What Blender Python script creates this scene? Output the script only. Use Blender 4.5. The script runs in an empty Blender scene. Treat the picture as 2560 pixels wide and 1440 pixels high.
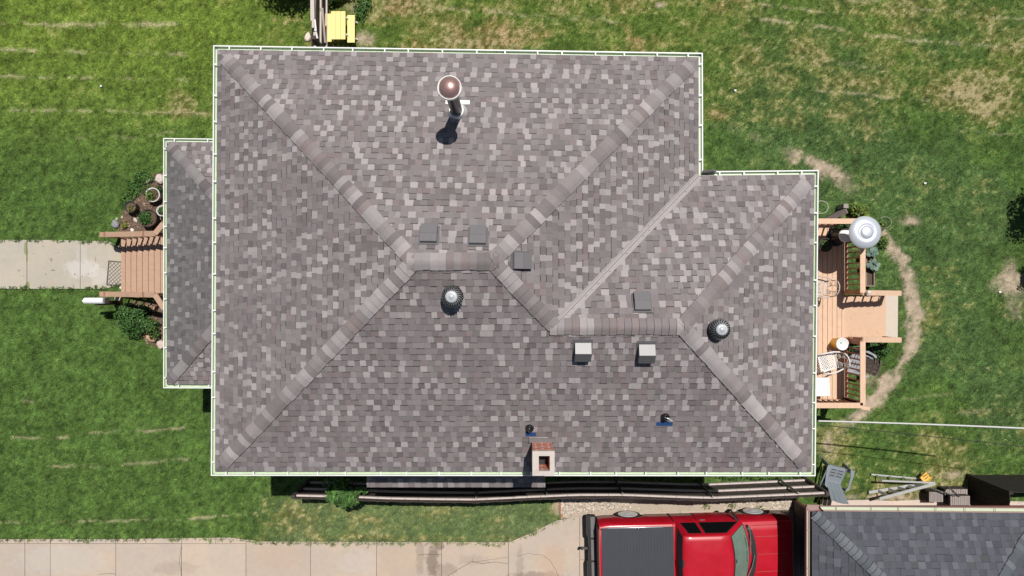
import bpy, math, random
import numpy as np
from mathutils import Vector, Matrix

scene = bpy.context.scene
COL = scene.collection
random.seed(7)
R = math.radians

# ---------------------------------------------------------------- camera, light, exposure
H = 21.6                       # drone height above the lawn
G = 0.012                      # metres per photo pixel (2560 wide) on the ground
cam_d = bpy.data.cameras.new("drone_camera")
cam_d.sensor_width = 36.0
cam_d.lens = 36.0 * H / (2560 * G)
cam_d.clip_end = 900.0
cam = bpy.data.objects.new("drone_camera", cam_d)
cam.location = (0, 0, H)
COL.objects.link(cam)
scene.camera = cam

SUN = Vector((0.125, 0.36, 1.0)).normalized()      # towards the sun
world = bpy.data.worlds.new("World")
scene.world = world
world.use_nodes = True
wn = world.node_tree
for n in list(wn.nodes):
    wn.nodes.remove(n)
wo = wn.nodes.new("ShaderNodeOutputWorld")
bg = wn.nodes.new("ShaderNodeBackground")
sky = wn.nodes.new("ShaderNodeTexSky")
sky.sky_type = 'NISHITA'
sky.sun_disc = False
sky.sun_elevation = math.asin(SUN.z)
sky.sun_rotation = math.atan2(SUN.x, SUN.y)
bg.inputs["Strength"].default_value = 0.05
wn.links.new(sky.outputs[0], bg.inputs["Color"])
wn.links.new(bg.outputs[0], wo.inputs["Surface"])

sun_d = bpy.data.lights.new("sun", 'SUN')
sun_d.energy = 5.0
sun_d.angle = R(0.5)
sun_d.color = (1.0, 0.96, 0.90)
sun_o = bpy.data.objects.new("sun", sun_d)
sun_o.location = SUN * 60
sun_o.rotation_mode = 'QUATERNION'
sun_o.rotation_quaternion = (-SUN).to_track_quat('-Z', 'Y')
COL.objects.link(sun_o)

scene.view_settings.view_transform = 'Standard'
scene.view_settings.look = 'None'
scene.view_settings.exposure = -0.18
scene.view_settings.gamma = 1.0

# ---------------------------------------------------------------- helpers
def at(u, v, z=0.0):
    """photo pixel (2560x1440) seen at height z -> point of the place"""
    k = G * (1 - z / H)
    return Vector(((u - 1280) * k, (720 - v) * k, z))

def S(r, g, b, k=1.25):
    """sRGB 0-255 as it looks in full sun -> albedo"""
    f = lambda c: (c / 255 / 12.92) if c <= 10 else ((c / 255 + .055) / 1.055) ** 2.4
    return (min(.9, f(r) / k), min(.9, f(g) / k), min(.9, f(b) / k), 1.0)

def nodes_of(name):
    m = bpy.data.materials.new(name)
    m.use_nodes = True
    nt = m.node_tree
    return m, nt, nt.nodes["Principled BSDF"]

def mathn(nt, op, a, b=None, clamp=False):
    n = nt.nodes.new("ShaderNodeMath"); n.operation = op; n.use_clamp = clamp
    for i, x in enumerate((a, b)):
        if x is None: continue
        if isinstance(x, (int, float)): n.inputs[i].default_value = x
        else: nt.links.new(x, n.inputs[i])
    return n.outputs[0]

def mixc(nt, fac, a, b, mode='MIX'):
    n = nt.nodes.new("ShaderNodeMix"); n.data_type = 'RGBA'; n.blend_type = mode
    for s, x in ((n.inputs["Factor"], fac), (n.inputs["A"], a), (n.inputs["B"], b)):
        pass
    ins = {'f': n.inputs[0], 'a': n.inputs[6], 'b': n.inputs[7]}
    for k, x in (('f', fac), ('a', a), ('b', b)):
        if isinstance(x, (int, float)): ins[k].default_value = x
        elif isinstance(x, (tuple, list)): ins[k].default_value = (x[0], x[1], x[2], 1)
        else: nt.links.new(x, ins[k])
    return n.outputs[2]

def noise(nt, scale, detail=3, rough=.6, vec=None, stretch=None, dist=0.0):
    n = nt.nodes.new("ShaderNodeTexNoise")
    n.inputs["Scale"].default_value = scale
    n.inputs["Detail"].default_value = detail
    n.inputs["Roughness"].default_value = rough
    n.inputs["Distortion"].default_value = dist
    if vec is None:
        tc = nt.nodes.new("ShaderNodeTexCoord"); vec = tc.outputs["Object"]
    if stretch:
        mp = nt.nodes.new("ShaderNodeMapping"); mp.inputs["Scale"].default_value = stretch
        nt.links.new(vec, mp.inputs["Vector"]); vec = mp.outputs[0]
    nt.links.new(vec, n.inputs["Vector"])
    return n.outputs["Fac"]

def ramp(nt, fac, a, b):
    n = nt.nodes.new("ShaderNodeMapRange"); n.interpolation_type = 'SMOOTHSTEP'
    n.inputs["From Min"].default_value = a; n.inputs["From Max"].default_value = b
    nt.links.new(fac, n.inputs["Value"])
    return n.outputs[0]

def bumpn(nt, bsdf, h, strength=.3, dist=.01):
    b = nt.nodes.new("ShaderNodeBump")
    b.inputs["Strength"].default_value = strength
    b.inputs["Distance"].default_value = dist
    nt.links.new(h, b.inputs["Height"])
    nt.links.new(b.outputs[0], bsdf.inputs["Normal"])

def mat(name, col, rough=.6, metal=0.0, var=.12, scale=9, stretch=None, bump=0.0, bscale=None,
        attr=False, spec=.5, coat=0.0, dirt=None, dirt_amt=.0, dscale=3):
    m, nt, b = nodes_of(name)
    f = noise(nt, scale, 4, .6, stretch=stretch)
    if attr:
        a = nt.nodes.new("ShaderNodeAttribute"); a.attribute_name = "Col"; base = a.outputs["Color"]
    else:
        base = nt.nodes.new("ShaderNodeRGB"); base.outputs[0].default_value = (col[0], col[1], col[2], 1); base = base.outputs[0]
    gain = mathn(nt, 'ADD', mathn(nt, 'MULTIPLY', f, 2 * var), 1 - var)
    cmb = nt.nodes.new("ShaderNodeCombineColor")
    for i in range(3): nt.links.new(gain, cmb.inputs[i])
    c = mixc(nt, 1.0, base, cmb.outputs[0], 'MULTIPLY')
    if dirt is not None:
        d = ramp(nt, noise(nt, dscale, 5, .65), .5, .75)
        c = mixc(nt, mathn(nt, 'MULTIPLY', d, dirt_amt), c, dirt)
    nt.links.new(c, b.inputs["Base Color"])
    b.inputs["Roughness"].default_value = rough
    b.inputs["Metallic"].default_value = metal
    b.inputs["Specular IOR Level"].default_value = spec
    b.inputs["Coat Weight"].default_value = coat
    b.inputs["Coat Roughness"].default_value = .08
    if bump:
        bumpn(nt, b, noise(nt, bscale or scale * 4, 3, .7, stretch=stretch), bump, .01)
    return m

ORG = {}
def tag(o, label=None, cat=None, group=None, kind=None):
    if label: o["label"] = label
    if cat: o["category"] = cat
    if group: o["group"] = group
    if kind: o["kind"] = kind
    return o

def thing(name, label, cat, loc=(0, 0, 0), group=None, rotz=0.0):
    o = bpy.data.objects.new(name, None)
    o.empty_display_size = .1
    COL.objects.link(o)
    o.location = loc
    o.rotation_euler = (0, 0, rotz)
    ORG[o.name] = Vector(loc)
    return tag(o, label, cat, group)

class MB:
    """collects faces and links them as ONE mesh object"""
    def __init__(s):
        s.v = []; s.f = []; s.m = []; s.c = []; s.sm = []
    def add(s, vs, fs, mi=0, col=None, smooth=False):
        o = len(s.v)
        s.v.extend([tuple(p) for p in vs])
        for f in fs:
            s.f.append(tuple(i + o for i in f)); s.m.append(mi); s.c.append(col); s.sm.append(smooth)
    def box(s, x0, x1, y0, y1, z0, z1, mi=0, col=None):
        s.add([(x0, y0, z0), (x1, y0, z0), (x1, y1, z0), (x0, y1, z0), (x0, y0, z1), (x1, y0, z1), (x1, y1, z1), (x0, y1, z1)],
              [(0, 3, 2, 1), (4, 5, 6, 7), (0, 1, 5, 4), (1, 2, 6, 5), (2, 3, 7, 6), (3, 0, 4, 7)], mi, col)
    def hexa(s, p, mi=0, col=None):
        s.add(p, [(0, 3, 2, 1), (4, 5, 6, 7), (0, 1, 5, 4), (1, 2, 6, 5), (2, 3, 7, 6), (3, 0, 4, 7)], mi, col)
    def beam(s, a, b, w, h, mi=0, col=None, up=(0, 0, 1)):
        a, b = Vector(a), Vector(b); d = (b - a).normalized(); u = Vector(up)
        if abs(d.dot(u)) > .98: u = Vector((0, 1, 0))
        x = d.cross(u).normalized() * (w / 2); y = x.cross(d).normalized() * (h / 2)
        s.hexa([a - x - y, b - x - y, b + x - y, a + x - y, a - x + y, b - x + y, b + x + y, a + x + y], mi, col)
    def prism(s, poly, z0, z1, mi=0, col=None):
        n = len(poly)
        if sum(poly[i][0] * poly[(i + 1) % n][1] - poly[(i + 1) % n][0] * poly[i][1] for i in range(n)) < 0: poly = poly[::-1]
        vs = [(p[0], p[1], z0) for p in poly] + [(p[0], p[1], z1) for p in poly]
        fs = [tuple(range(n - 1, -1, -1)), tuple(range(n, 2 * n))] + [(i, (i + 1) % n, n + (i + 1) % n, n + i) for i in range(n)]
        s.add(vs, fs, mi, col)
    def tube(s, pts, r, n=8, mi=0, closed=False, col=None, r2=None):
        pts = [Vector(p) for p in pts]; L = len(pts); vs = []
        prev = None
        for i, p in enumerate(pts):
            a = pts[i - 1] if (i > 0 or closed) else p
            b = pts[(i + 1) % L] if (i < L - 1 or closed) else p
            d = (b - a).normalized()
            u = Vector((0, 0, 1)) if abs(d.z) < .95 else Vector((1, 0, 0))
            x = d.cross(u).normalized(); y = x.cross(d).normalized()
            rr = r if r2 is None else r + (r2 - r) * i / max(1, L - 1)
            for k in range(n):
                t = 2 * math.pi * k / n
                vs.append(p + x * rr * math.cos(t) + y * rr * math.sin(t))
        fs = []
        for i in range(L if closed else L - 1):
            j = (i + 1) % L
            for k in range(n):
                fs.append((i * n + k, i * n + (k + 1) % n, j * n + (k + 1) % n, j * n + k))
        s.add(vs, fs, mi, col, True)
        if not closed:
            s.add(vs[:n], [tuple(range(n - 1, -1, -1))], mi, col); s.add(vs[-n:], [tuple(range(n))], mi, col)
    def lathe(s, prof, c=(0, 0, 0), n=32, mi=0, col=None, smooth=True):
        vs = []; c = Vector(c)
        for r, z in prof:
            for k in range(n):
                t = 2 * math.pi * k / n
                vs.append((c.x + r * math.cos(t), c.y + r * math.sin(t), c.z + z))
        fs = []
        for i in range(len(prof) - 1):
            for k in range(n):
                fs.append((i * n + k, i * n + (k + 1) % n, (i + 1) * n + (k + 1) % n, (i + 1) * n + k))
        s.add(vs, fs, mi, col, smooth)
        if prof[0][0] > 1e-4: s.add(vs[:n], [tuple(range(n - 1, -1, -1))], mi, col)
        if prof[-1][0] > 1e-4: s.add(vs[-n:], [tuple(range(n))], mi, col)
    def stone(s, c, rx, ry, rz, rng, mi=0, col=None, rot=0.0, jag=.22):
        n, m = 9, 5; vs = []; ph = [rng.uniform(1 - jag, 1 + jag) for _ in range(n)]
        for i in range(m + 1):
            t = math.pi * i / m / 2 if False else math.pi * (i / m - .5)
            for k in range(n):
                a = 2 * math.pi * k / n
                r = math.cos(t) ** .6 * ph[k] * rng.uniform(.93, 1.07) if 0 < i < m else .05
                x, y = rx * r * math.cos(a), ry * r * math.sin(a)
                vs.append((c[0] + x * math.cos(rot) - y * math.sin(rot), c[1] + x * math.sin(rot) + y * math.cos(rot), c[2] + rz * math.sin(t) * rng.uniform(.85, 1.1)))
        fs = [(i * n + k, i * n + (k + 1) % n, (i + 1) * n + (k + 1) % n, (i + 1) * n + k) for i in range(m) for k in range(n)]
        s.add(vs, fs, mi, col); s.add(vs[-n:], [tuple(range(n))], mi, col)
    def leaves(s, c, r, n, size, cols, rng, shell=.5, mi=0, up=.5, asp=.55):
        c = Vector(c)
        for _ in range(n):
            d = Vector((rng.gauss(0, 1), rng.gauss(0, 1), rng.gauss(0, 1))).normalized()
            k = shell + (1 - shell) * rng.random() ** .5
            k *= 1 + .22 * math.sin(d.x * 5 + c.x * 9) * math.cos(d.y * 4 + c.y * 7)
            p = c + Vector((d.x * r[0], d.y * r[1], abs(d.z) * r[2] if r[2] < 0 else d.z * r[2])) * k
            nrm = (d + Vector((rng.gauss(0, .5), rng.gauss(0, .5), up + rng.gauss(0, .4)))).normalized()
            t = nrm.cross(Vector((rng.gauss(0, 1), rng.gauss(0, 1), rng.gauss(0, 1)))).normalized(); b = nrm.cross(t)
            l = size * rng.uniform(.6, 1.35)
            t, b = t * l, b * l * asp
            q = rng.choice(cols); g = rng.uniform(.7, 1.3)
            s.add([p - t, p - b + nrm * l * .15, p + t, p + b + nrm * l * .15], [(0, 1, 2, 3)], mi, (q[0] * g, q[1] * g, q[2] * g, 1))
    def build(s, name, mats, parent=None, local=False, label=None, smooth=False, origin=None):
        me = bpy.data.meshes.new(name)
        off = Vector((0, 0, 0))
        if parent is not None:
            if not local: off = ORG[parent.name]
        elif origin is not None: off = Vector(origin)
        elif not local and s.v:
            a = np.array(s.v); off = Vector(((a[:, 0].min() + a[:, 0].max()) / 2, (a[:, 1].min() + a[:, 1].max()) / 2, a[:, 2].min()))
        me.from_pydata([(p[0] - off.x, p[1] - off.y, p[2] - off.z) for p in s.v], [], s.f)
        if not isinstance(mats, (list, tuple)): mats = [mats]
        for m in mats: me.materials.append(m)
        me.polygons.foreach_set("material_index", s.m)
        me.polygons.foreach_set("use_smooth", [bool(x or smooth) for x in s.sm])
        if any(c is not None for c in s.c):
            at_ = me.attributes.new("Col", 'FLOAT_COLOR', 'CORNER')
            buf = []
            for f, c in zip(s.f, s.c):
                buf.extend(tuple(c if c else (.5, .5, .5, 1)) * len(f))
            at_.data.foreach_set("color", buf)
        me.update()
        o = bpy.data.objects.new(name, me)
        COL.objects.link(o)
        if parent is not None:
            o.parent = parent; ORG[o.name] = Vector(ORG[parent.name])
        else:
            o.location = off; ORG[o.name] = off
        if label: o["label"] = label
        return o

def copy_tree(o, parent=None):
    c = o.copy(); COL.objects.link(c)
    ORG[c.name] = ORG.get(o.name, Vector())
    if parent is not None: c.parent = parent
    for ch in list(o.children): copy_tree(ch, c)
    return c

def vnoise(x, y, seed):
    t = np.random.RandomState(seed).rand(256, 256)
    xi = np.floor(x).astype(int); yi = np.floor(y).astype(int)
    fx = x - xi; fy = y - yi
    fx = fx * fx * (3 - 2 * fx); fy = fy * fy * (3 - 2 * fy)
    a = t[xi & 255, yi & 255]; b = t[(xi + 1) & 255, yi & 255]; c = t[xi & 255, (yi + 1) & 255]; d = t[(xi + 1) & 255, (yi + 1) & 255]
    return (a * (1 - fx) + b * fx) * (1 - fy) + (c * (1 - fx) + d * fx) * fy

def fbm(x, y, size, octs, seed, gain=.55):
    s = 0; a = 1; tot = 0
    for o in range(octs):
        s = s + a * vnoise(x / size * 2 ** o + 31 * o, y / size * 2 ** o + 17 * o, seed + o); tot += a; a *= gain
    return s / tot

def sstep(a, b, x):
    t = np.clip((x - a) / (b - a), 0, 1); return t * t * (3 - 2 * t)

def polydist(px, py, pts):
    """distance to a polyline and running parameter (pixels)"""
    best = np.full(px.shape, 1e9); par = np.zeros(px.shape); run = 0.0
    for (x0, y0), (x1, y1) in zip(pts[:-1], pts[1:]):
        dx, dy = x1 - x0, y1 - y0; L2 = dx * dx + dy * dy; L = math.sqrt(L2)
        t = np.clip(((px - x0) * dx + (py - y0) * dy) / L2, 0, 1)
        d = np.hypot(px - x0 - t * dx, py - y0 - t * dy)
        m = d < best; best = np.where(m, d, best); par = np.where(m, run + t * L, par); run += L
    return best, par

def inpoly(px, py, pts):
    c = np.zeros(px.shape, bool); n = len(pts)
    for i in range(n):
        x0, y0 = pts[i]; x1, y1 = pts[(i + 1) % n]
        if y0 == y1: continue
        k = ((y0 > py) != (y1 > py)) & (px < (x1 - x0) * (py - y0) / (y1 - y0) + x0)
        c ^= k
    return c

def clip(poly, hp):
    """convex clip of a 2d polygon by half planes (a, b, c): a x + b y >= c"""
    for a, b, c in hp:
        out = []; n = len(poly)
        if n == 0: return []
        ds = [a * p[0] + b * p[1] - c for p in poly]
        if min(ds) >= 0: continue
        for i in range(n):
            p, q = poly[i], poly[(i + 1) % n]; dp, dq = ds[i], ds[(i + 1) % n]
            if dp >= 0: out.append(p)
            if (dp >= 0) != (dq >= 0):
                t = dp / (dp - dq); out.append((p[0] + (q[0] - p[0]) * t, p[1] + (q[1] - p[1]) * t))
        poly = out
    return poly if len(poly) > 2 else []

def halfplanes(poly):
    n = len(poly); A = sum(poly[i][0] * poly[(i + 1) % n][1] - poly[(i + 1) % n][0] * poly[i][1] for i in range(n))
    if A < 0: poly = poly[::-1]
    hp = []
    for i in range(n):
        x0, y0 = poly[i]; x1, y1 = poly[(i + 1) % n]
        a, b = -(y1 - y0), (x1 - x0); L = math.hypot(a, b)
        if L < 1e-6: continue
        a /= L; b /= L; hp.append((a, b, a * x0 + b * y0))
    return hp
# ---------------------------------------------------------------- the lawn: one sheet
fine_x = np.arange(-16.2, 16.21, 0.04); fine_y = np.arange(-9.4, 9.41, 0.04)
far = np.array([18, 22, 30, 45, 80, 160, 320.0])
gx = np.concatenate([-far[::-1], fine_x, far]); gy = np.concatenate([-far[::-1] + 4, fine_y, far - 4])
GX, GY = np.meshgrid(gx, gy)
U = 1280 + GX / G; V = 720 - GY / G

drive_poly = [(-400, 1347), (290, 1347), (575, 1343), (655, 1353), (1272, 1355), (1330, 1331), (1390, 1301), (1480, 1284), (1700, 1277), (2000, 1276), (2000, 1760), (-400, 1760)]
walk_poly = [(-400, 600), (120, 600), (270, 603), (306, 618), (306, 708), (266, 722), (120, 722), (-400, 721)]
gravel_poly = [(1404, 1246), (1980, 1232), (1980, 1300), (1400, 1297)]
pad_poly = [(2200, 737), (2244, 738), (2242, 846), (2200, 846)]
bed_a = [(300, 596), (292, 562), (318, 520), (350, 470), (372, 440), (440, 420), (440, 600)]
bed_b = [(318, 752), (300, 770), (318, 800), (345, 835), (372, 862), (440, 880), (440, 752)]
house_poly = [(720, 215), (1650, 215), (1650, 480), (1850, 480), (1850, 1070), (720, 1070)]
garage_poly = [(1985, 1252), (2500, 1252), (2500, 1700), (1985, 1700)]

def lawn_colour(U, V):
    n1 = fbm(U, V, 260, 4, 1); n2 = fbm(U, V, 70, 4, 11); n3 = fbm(U, V, 22, 3, 21); n4 = fbm(U * .6, V * 1.6, 40, 4, 31)
    left = 1 - sstep(500, 900, U); right = sstep(1700, 1950, U); top = 1 - sstep(60, 420, V)
    mid = (1 - left) * (1 - right)
    lime = np.clip(left * (1 - sstep(40, 520, V)) * 1.0 + right * (1 - sstep(0, 330, V)) * .55 + mid * top * .45, 0, 1)
    lime = np.clip(lime * (.75 + .6 * n2) + .10 * (n1 - .5), 0, 1)
    lush = np.array([.070, .127, .029]); limec = np.array([.126, .190, .030]); blue = np.array([.069, .124, .038])
    dry = np.array([.265, .215, .092]); straw = np.array([.52, .46, .29]); rust = np.array([.34, .20, .095]); dirt = np.array([.455, .36, .272])
    c = lush + (limec - lush) * lime[..., None]
    k = np.clip(right * sstep(.40, .60, n1) * (1 - lime) * .9, 0, 1)
    c = c + (blue - c) * k[..., None]
    n5 = fbm(U + V * .3, V, 10, 3, 131, .7); n6 = fbm(U, V, 4.2, 2, 141)
    micro = np.clip(-.12 + 1.45 * n5 + .85 * n6, .22, 2)
    c = c * (.72 + .56 * n3)[..., None] * (.78 + .44 * n2)[..., None] * micro[..., None]
    pl = sstep(1215, 1262, V) * sstep(600, 760, U) * (1 - sstep(1390, 1420, U)) * (.35 + .5 * n2)
    c = c + (np.array([.135, .175, .082]) * (.5 + .5 * micro)[..., None] - c) * pl[..., None]
    # dry thatch
    amt = .05 + left * (-.05 + .14 * (1 - sstep(200, 500, V))) + right * (.19 * (1 - sstep(260, 420, V)) + .14 * sstep(960, 1120, V)) + mid * top * .34 + right * .16 * sstep(.46, .62, n1) + (1 - right) * sstep(1180, 1260, V) * sstep(500, 700, U) * .16
    def spot(u, v, ru, rv, a):
        return a * np.exp(-(((U - u) / ru) ** 2 + ((V - v) / rv) ** 2))
    for q in ((2420, 225, 90, 55, .55), (2490, 280, 60, 30, .4), (2330, 185, 60, 30, .2), (2140, 205, 60, 20, .25), (2370, 240, 70, 30, .3), (1225, 85, 130, 28, .35), (1010, 15, 60, 25, .25), (1180, 110, 140, 14, .4),
              (455, 255, 45, 32, .5), (470, 285, 70, 10, .4), (2250, 1235, 160, 30, .5), (2090, 1100, 60, 60, .4), (2380, 1180, 70, 50, .3), (2450, 1030, 100, 14, .25), (2330, 1110, 120, 40, .2),
              (700, 1300, 120, 40, .25), (1050, 1290, 200, 40, .25), (1390, 1275, 20, 25, .5), (1000, 1345, 300, 8, .3), (1790, 290, 40, 25, .35), (2520, 780, 50, 30, .3), (2310, 30, 200, 40, .2), (2520, 130, 60, 60, .2)):
        amt = amt + spot(*q)
    ns = (n2 * .40 + n4 * .32 + n3 * .28 - .5) * 1.7 + .5 + (n5 - .5) * .55
    d = sstep(.92 - amt, 1.16 - amt, ns + .08)
    rustk = np.clip(mid * top * 1.2, 0, 1) * sstep(.5, .7, fbm(U, V, 90, 3, 51)) + spot(2030, 120, 80, 20, .5) + spot(1790, 285, 40, 22, .7)
    dc = dry + (rust - dry) * np.clip(rustk, 0, 1)[..., None]
    olive = np.array([.185, .180, .055]) + (np.array([.22, .155, .06]) - np.array([.185, .180, .055])) * np.clip(rustk, 0, 1)[..., None]
    c = c + (olive * micro[..., None] - c) * (.62 * sstep(.80 - amt, 1.15 - amt, ns * .8 + .16))[..., None]
    speck = sstep(.52, .80, n5 * .62 + n6 * .18 + (ns - .5) * .42 + (amt - .30) * .50) * sstep(.06, .25, amt)
    pale = dc + (straw - dc) * np.clip(n6 * .9, 0, 1)[..., None]
    c = c + (pale - c) * (speck * .85)[..., None]
    d = np.maximum(d * .4, speck)
    # mowing ridges of bleached clippings
    lines = [([(-50, 58), (150, 62), (440, 60)], 6, .9), ([(-50, 122), (150, 129), (460, 136)], 6, .9), ([(-50, 190), (170, 194), (330, 198), (520, 202)], 5, .75), ([(-50, 271), (160, 277), (310, 279), (510, 284)], 5, .7), ([(60, 342), (200, 345), (330, 342), (430, 332)], 4, .6),
             ([(60, 1002), (140, 997)], 5, .4), ([(30, 1094), (140, 1094), (260, 1082), (460, 1071)], 4, .75), ([(120, 1166), (300, 1166), (400, 1152), (510, 1147)], 4, .6), ([(-50, 1306), (220, 1305), (420, 1300), (480, 1298), (640, 1283)], 4, .85),
             ([(1907, 12), (1985, 22), (2060, 30)], 4, .75), ([(1800, 33), (1900, 48), (2088, 73), (2200, 90), (2310, 103), (2430, 112), (2560, 119), (2700, 124)], 5, .95), ([(1882, 123), (1990, 140), (2091, 155), (2216, 173)], 5, .9), ([(2044, 225), (2197, 241), (2322, 250)], 4, .75),
             ([(2275, 19), (2380, 30), (2463, 41), (2600, 50)], 4, .9), ([(2120, 3), (2200, 6)], 4, .7), ([(980, 8), (1134, 21), (1212, 28), (1300, 35), (1458, 49), (1538, 53)], 5, .85), ([(2230, 318), (2420, 330), (2560, 338)], 4, .3),
             ([(1050, 95), (1150, 103), (1300, 118)], 5, .5), ([(940, 8), (945, 30), (970, 46)], 4, .5), ([(2330, 1036), (2450, 1026), (2620, 1018)], 5, .45), ([(2260, 1002), (2380, 985)], 4, .3)]
    thatch = np.zeros(U.shape)
    for i, (pts, w, a) in enumerate(lines):
        dd, par = polydist(U, V + 7 * (vnoise(U / 26, V / 40, 300 + i) - .5), pts)
        dash = sstep(.40, .66, vnoise(par / 42, par * 0 + i * 7.3, 401 + i) * .55 + vnoise(U / 9, V / 5, 77) * .45) * (.45 + .55 * vnoise(U / 5, V / 4, 78))
        thatch = np.maximum(thatch, a * dash * np.exp(-(dd / (w * .8)) ** 2))
    c = c + (straw - c) * np.clip(thatch * (.6 + .7 * n3), 0, .95)[..., None]
    # trodden earth
    path = [(1768, 310), (1830, 318), (1885, 342), (1945, 368), (2005, 396), (2060, 420), (2112, 452), (2140, 486)]
    dd, par = polydist(U, V, path)
    w = 7 + 13 * sstep(120, 330, par)
    jit = (fbm(U, V, 34, 5, 61, .7) - .5) * 52
    e1 = (1 - sstep(w * .2, w * 2.1, dd + jit)) * (.35 + .65 * sstep(190, 260, par)) * (1 - sstep(330, 430, par) * .7)
    path2 = [(2196, 560), (2226, 606), (2256, 656), (2278, 720), (2288, 790), (2284, 850), (2258, 900), (2232, 945), (2200, 985), (2166, 1015), (2140, 1045), (2080, 1090), (2062, 1140)]
    dd, par = polydist(U, V, path2)
    w = (5 + 10 * sstep(20, 90, par) - 4 * sstep(470, 560, par)) * (.55 + .9 * vnoise(par / 60, par * 0, 171))
    e2 = (1 - sstep(w * .25, w * 2.3, dd + jit * .9)) * (1 - .55 * sstep(520, 620, par))
    e = np.maximum(e1, e2)
    for q in ((2275, 552, 36, 20, .75), (912, 98, 26, 22, 1.2), (880, 20, 30, 22, .7), (2525, 700, 48, 52, .95), (2540, 770, 40, 40, .6), (2490, 715, 30, 25, .6), (2140, 540, 25, 20, .6), (1650, 12, 16, 10, .9), (2240, 1243, 170, 10, 1.0), (2420, 1200, 30, 40, .5),
              (2070, 1110, 26, 40, .7), (2170, 930, 28, 50, .7), (1393, 1272, 12, 22, 1.), (2160, 1180, 14, 30, .0), (2380, 1188, 40, 16, .7)):
        e = np.maximum(e, spot(*q) * sstep(.28, .62, fbm(U, V, 26, 4, 71) + .12))
    e = np.clip(e, 0, 1); e = sstep(.14, .86, e * (.12 + 1.35 * fbm(U, V, 15, 5, 181, .8)))
    dcol = dirt * (.62 + .75 * fbm(U, V, 9, 3, 66))[..., None]
    c = c + (dcol - c) * (e * np.clip(.55 + .8 * n5, 0, 1))[..., None]
    # mulch beds
    bed = inpoly(U + jit * .5, V + jit * .5, bed_a) | inpoly(U + jit * .5, V + jit * .5, bed_b)
    mul = np.array([.15, .105, .075]) * (.45 + 1.1 * fbm(U, V, 7, 3, 81))[..., None]
    c = np.where(bed[..., None], mul, c)
    return np.clip(c, .004, .9), e, bed, d

def hard_mask(U, V):
    m = np.zeros(U.shape, bool)
    wob = (fbm(U, V, 15, 4, 91, .7) - .5) * 46
    for p in (drive_poly, walk_poly):
        m |= inpoly(U, V + wob * (.6), p)
    for p in (gravel_poly, pad_poly, house_poly, garage_poly): m |= inpoly(U, V, p)
    return m

LC, LE, LB, LD = lawn_colour(U, V)
lift = (fbm(GX, GY, .35, 3, 5) - .5) * .03 + (fbm(GX, GY, .09, 2, 6) - .5) * .02
inner = (abs(GX) < 16.2) & (abs(GY) < 9.4)
lift = np.where(inner, lift - .012, -.012)
hardg = hard_mask(U, V)
lift = np.where(hardg, np.minimum(lift, -.015), np.minimum(lift, .012))

def np_mesh(name, co, quads, colors, material, domain='POINT'):
    me = bpy.data.meshes.new(name)
    nv, nf, k = len(co), len(quads), quads.shape[1]
    me.vertices.add(nv); me.vertices.foreach_set("co", co.astype(np.float32).ravel())
    me.loops.add(nf * k); me.loops.foreach_set("vertex_index", quads.astype(np.int32).ravel())
    me.polygons.add(nf); me.polygons.foreach_set("loop_start", np.arange(0, nf * k, k, dtype=np.int32))
    a = me.attributes.new("Col", 'FLOAT_COLOR', domain)
    a.data.foreach_set("color", np.concatenate([colors, np.ones((len(colors), 1))], 1).astype(np.float32).ravel())
    me.materials.append(material)
    me.update(calc_edges=True); me.validate()
    o = bpy.data.objects.new(name, me); COL.objects.link(o)
    return o

m_lawn, nt, b = nodes_of("lawn_turf")
a = nt.nodes.new("ShaderNodeAttribute"); a.attribute_name = "Col"
f1 = noise(nt, 34, 4, .75); f2 = noise(nt, 120, 2, .6)
g = mathn(nt, 'ADD', mathn(nt, 'MULTIPLY', f1, 1.1), mathn(nt, 'MULTIPLY', f2, .7))
g = mathn(nt, 'ADD', g, .08)
cmb = nt.nodes.new("ShaderNodeCombineColor")
for i in range(3): nt.links.new(g, cmb.inputs[i])
nt.links.new(mixc(nt, 1.0, a.outputs["Color"], cmb.outputs[0], 'MULTIPLY'), b.inputs["Base Color"])
b.inputs["Roughness"].default_value = .95; b.inputs["Specular IOR Level"].default_value = .15
bumpn(nt, b, f1, .6, .03)

ny, nx = GX.shape
idx = np.arange(ny * nx).reshape(ny, nx)
quads = np.stack([idx[:-1, :-1], idx[:-1, 1:], idx[1:, 1:], idx[1:, :-1]], -1).reshape(-1, 4)
lawn = np_mesh("lawn", np.stack([GX, GY, lift], -1).reshape(-1, 3), quads, LC.reshape(-1, 3), m_lawn)
lawn.data.polygons.foreach_set("use_smooth", np.ones(len(quads), bool))
tag(lawn, "mown lawn with dry patches and trodden bare earth around the house", "lawn", kind="structure")

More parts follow.
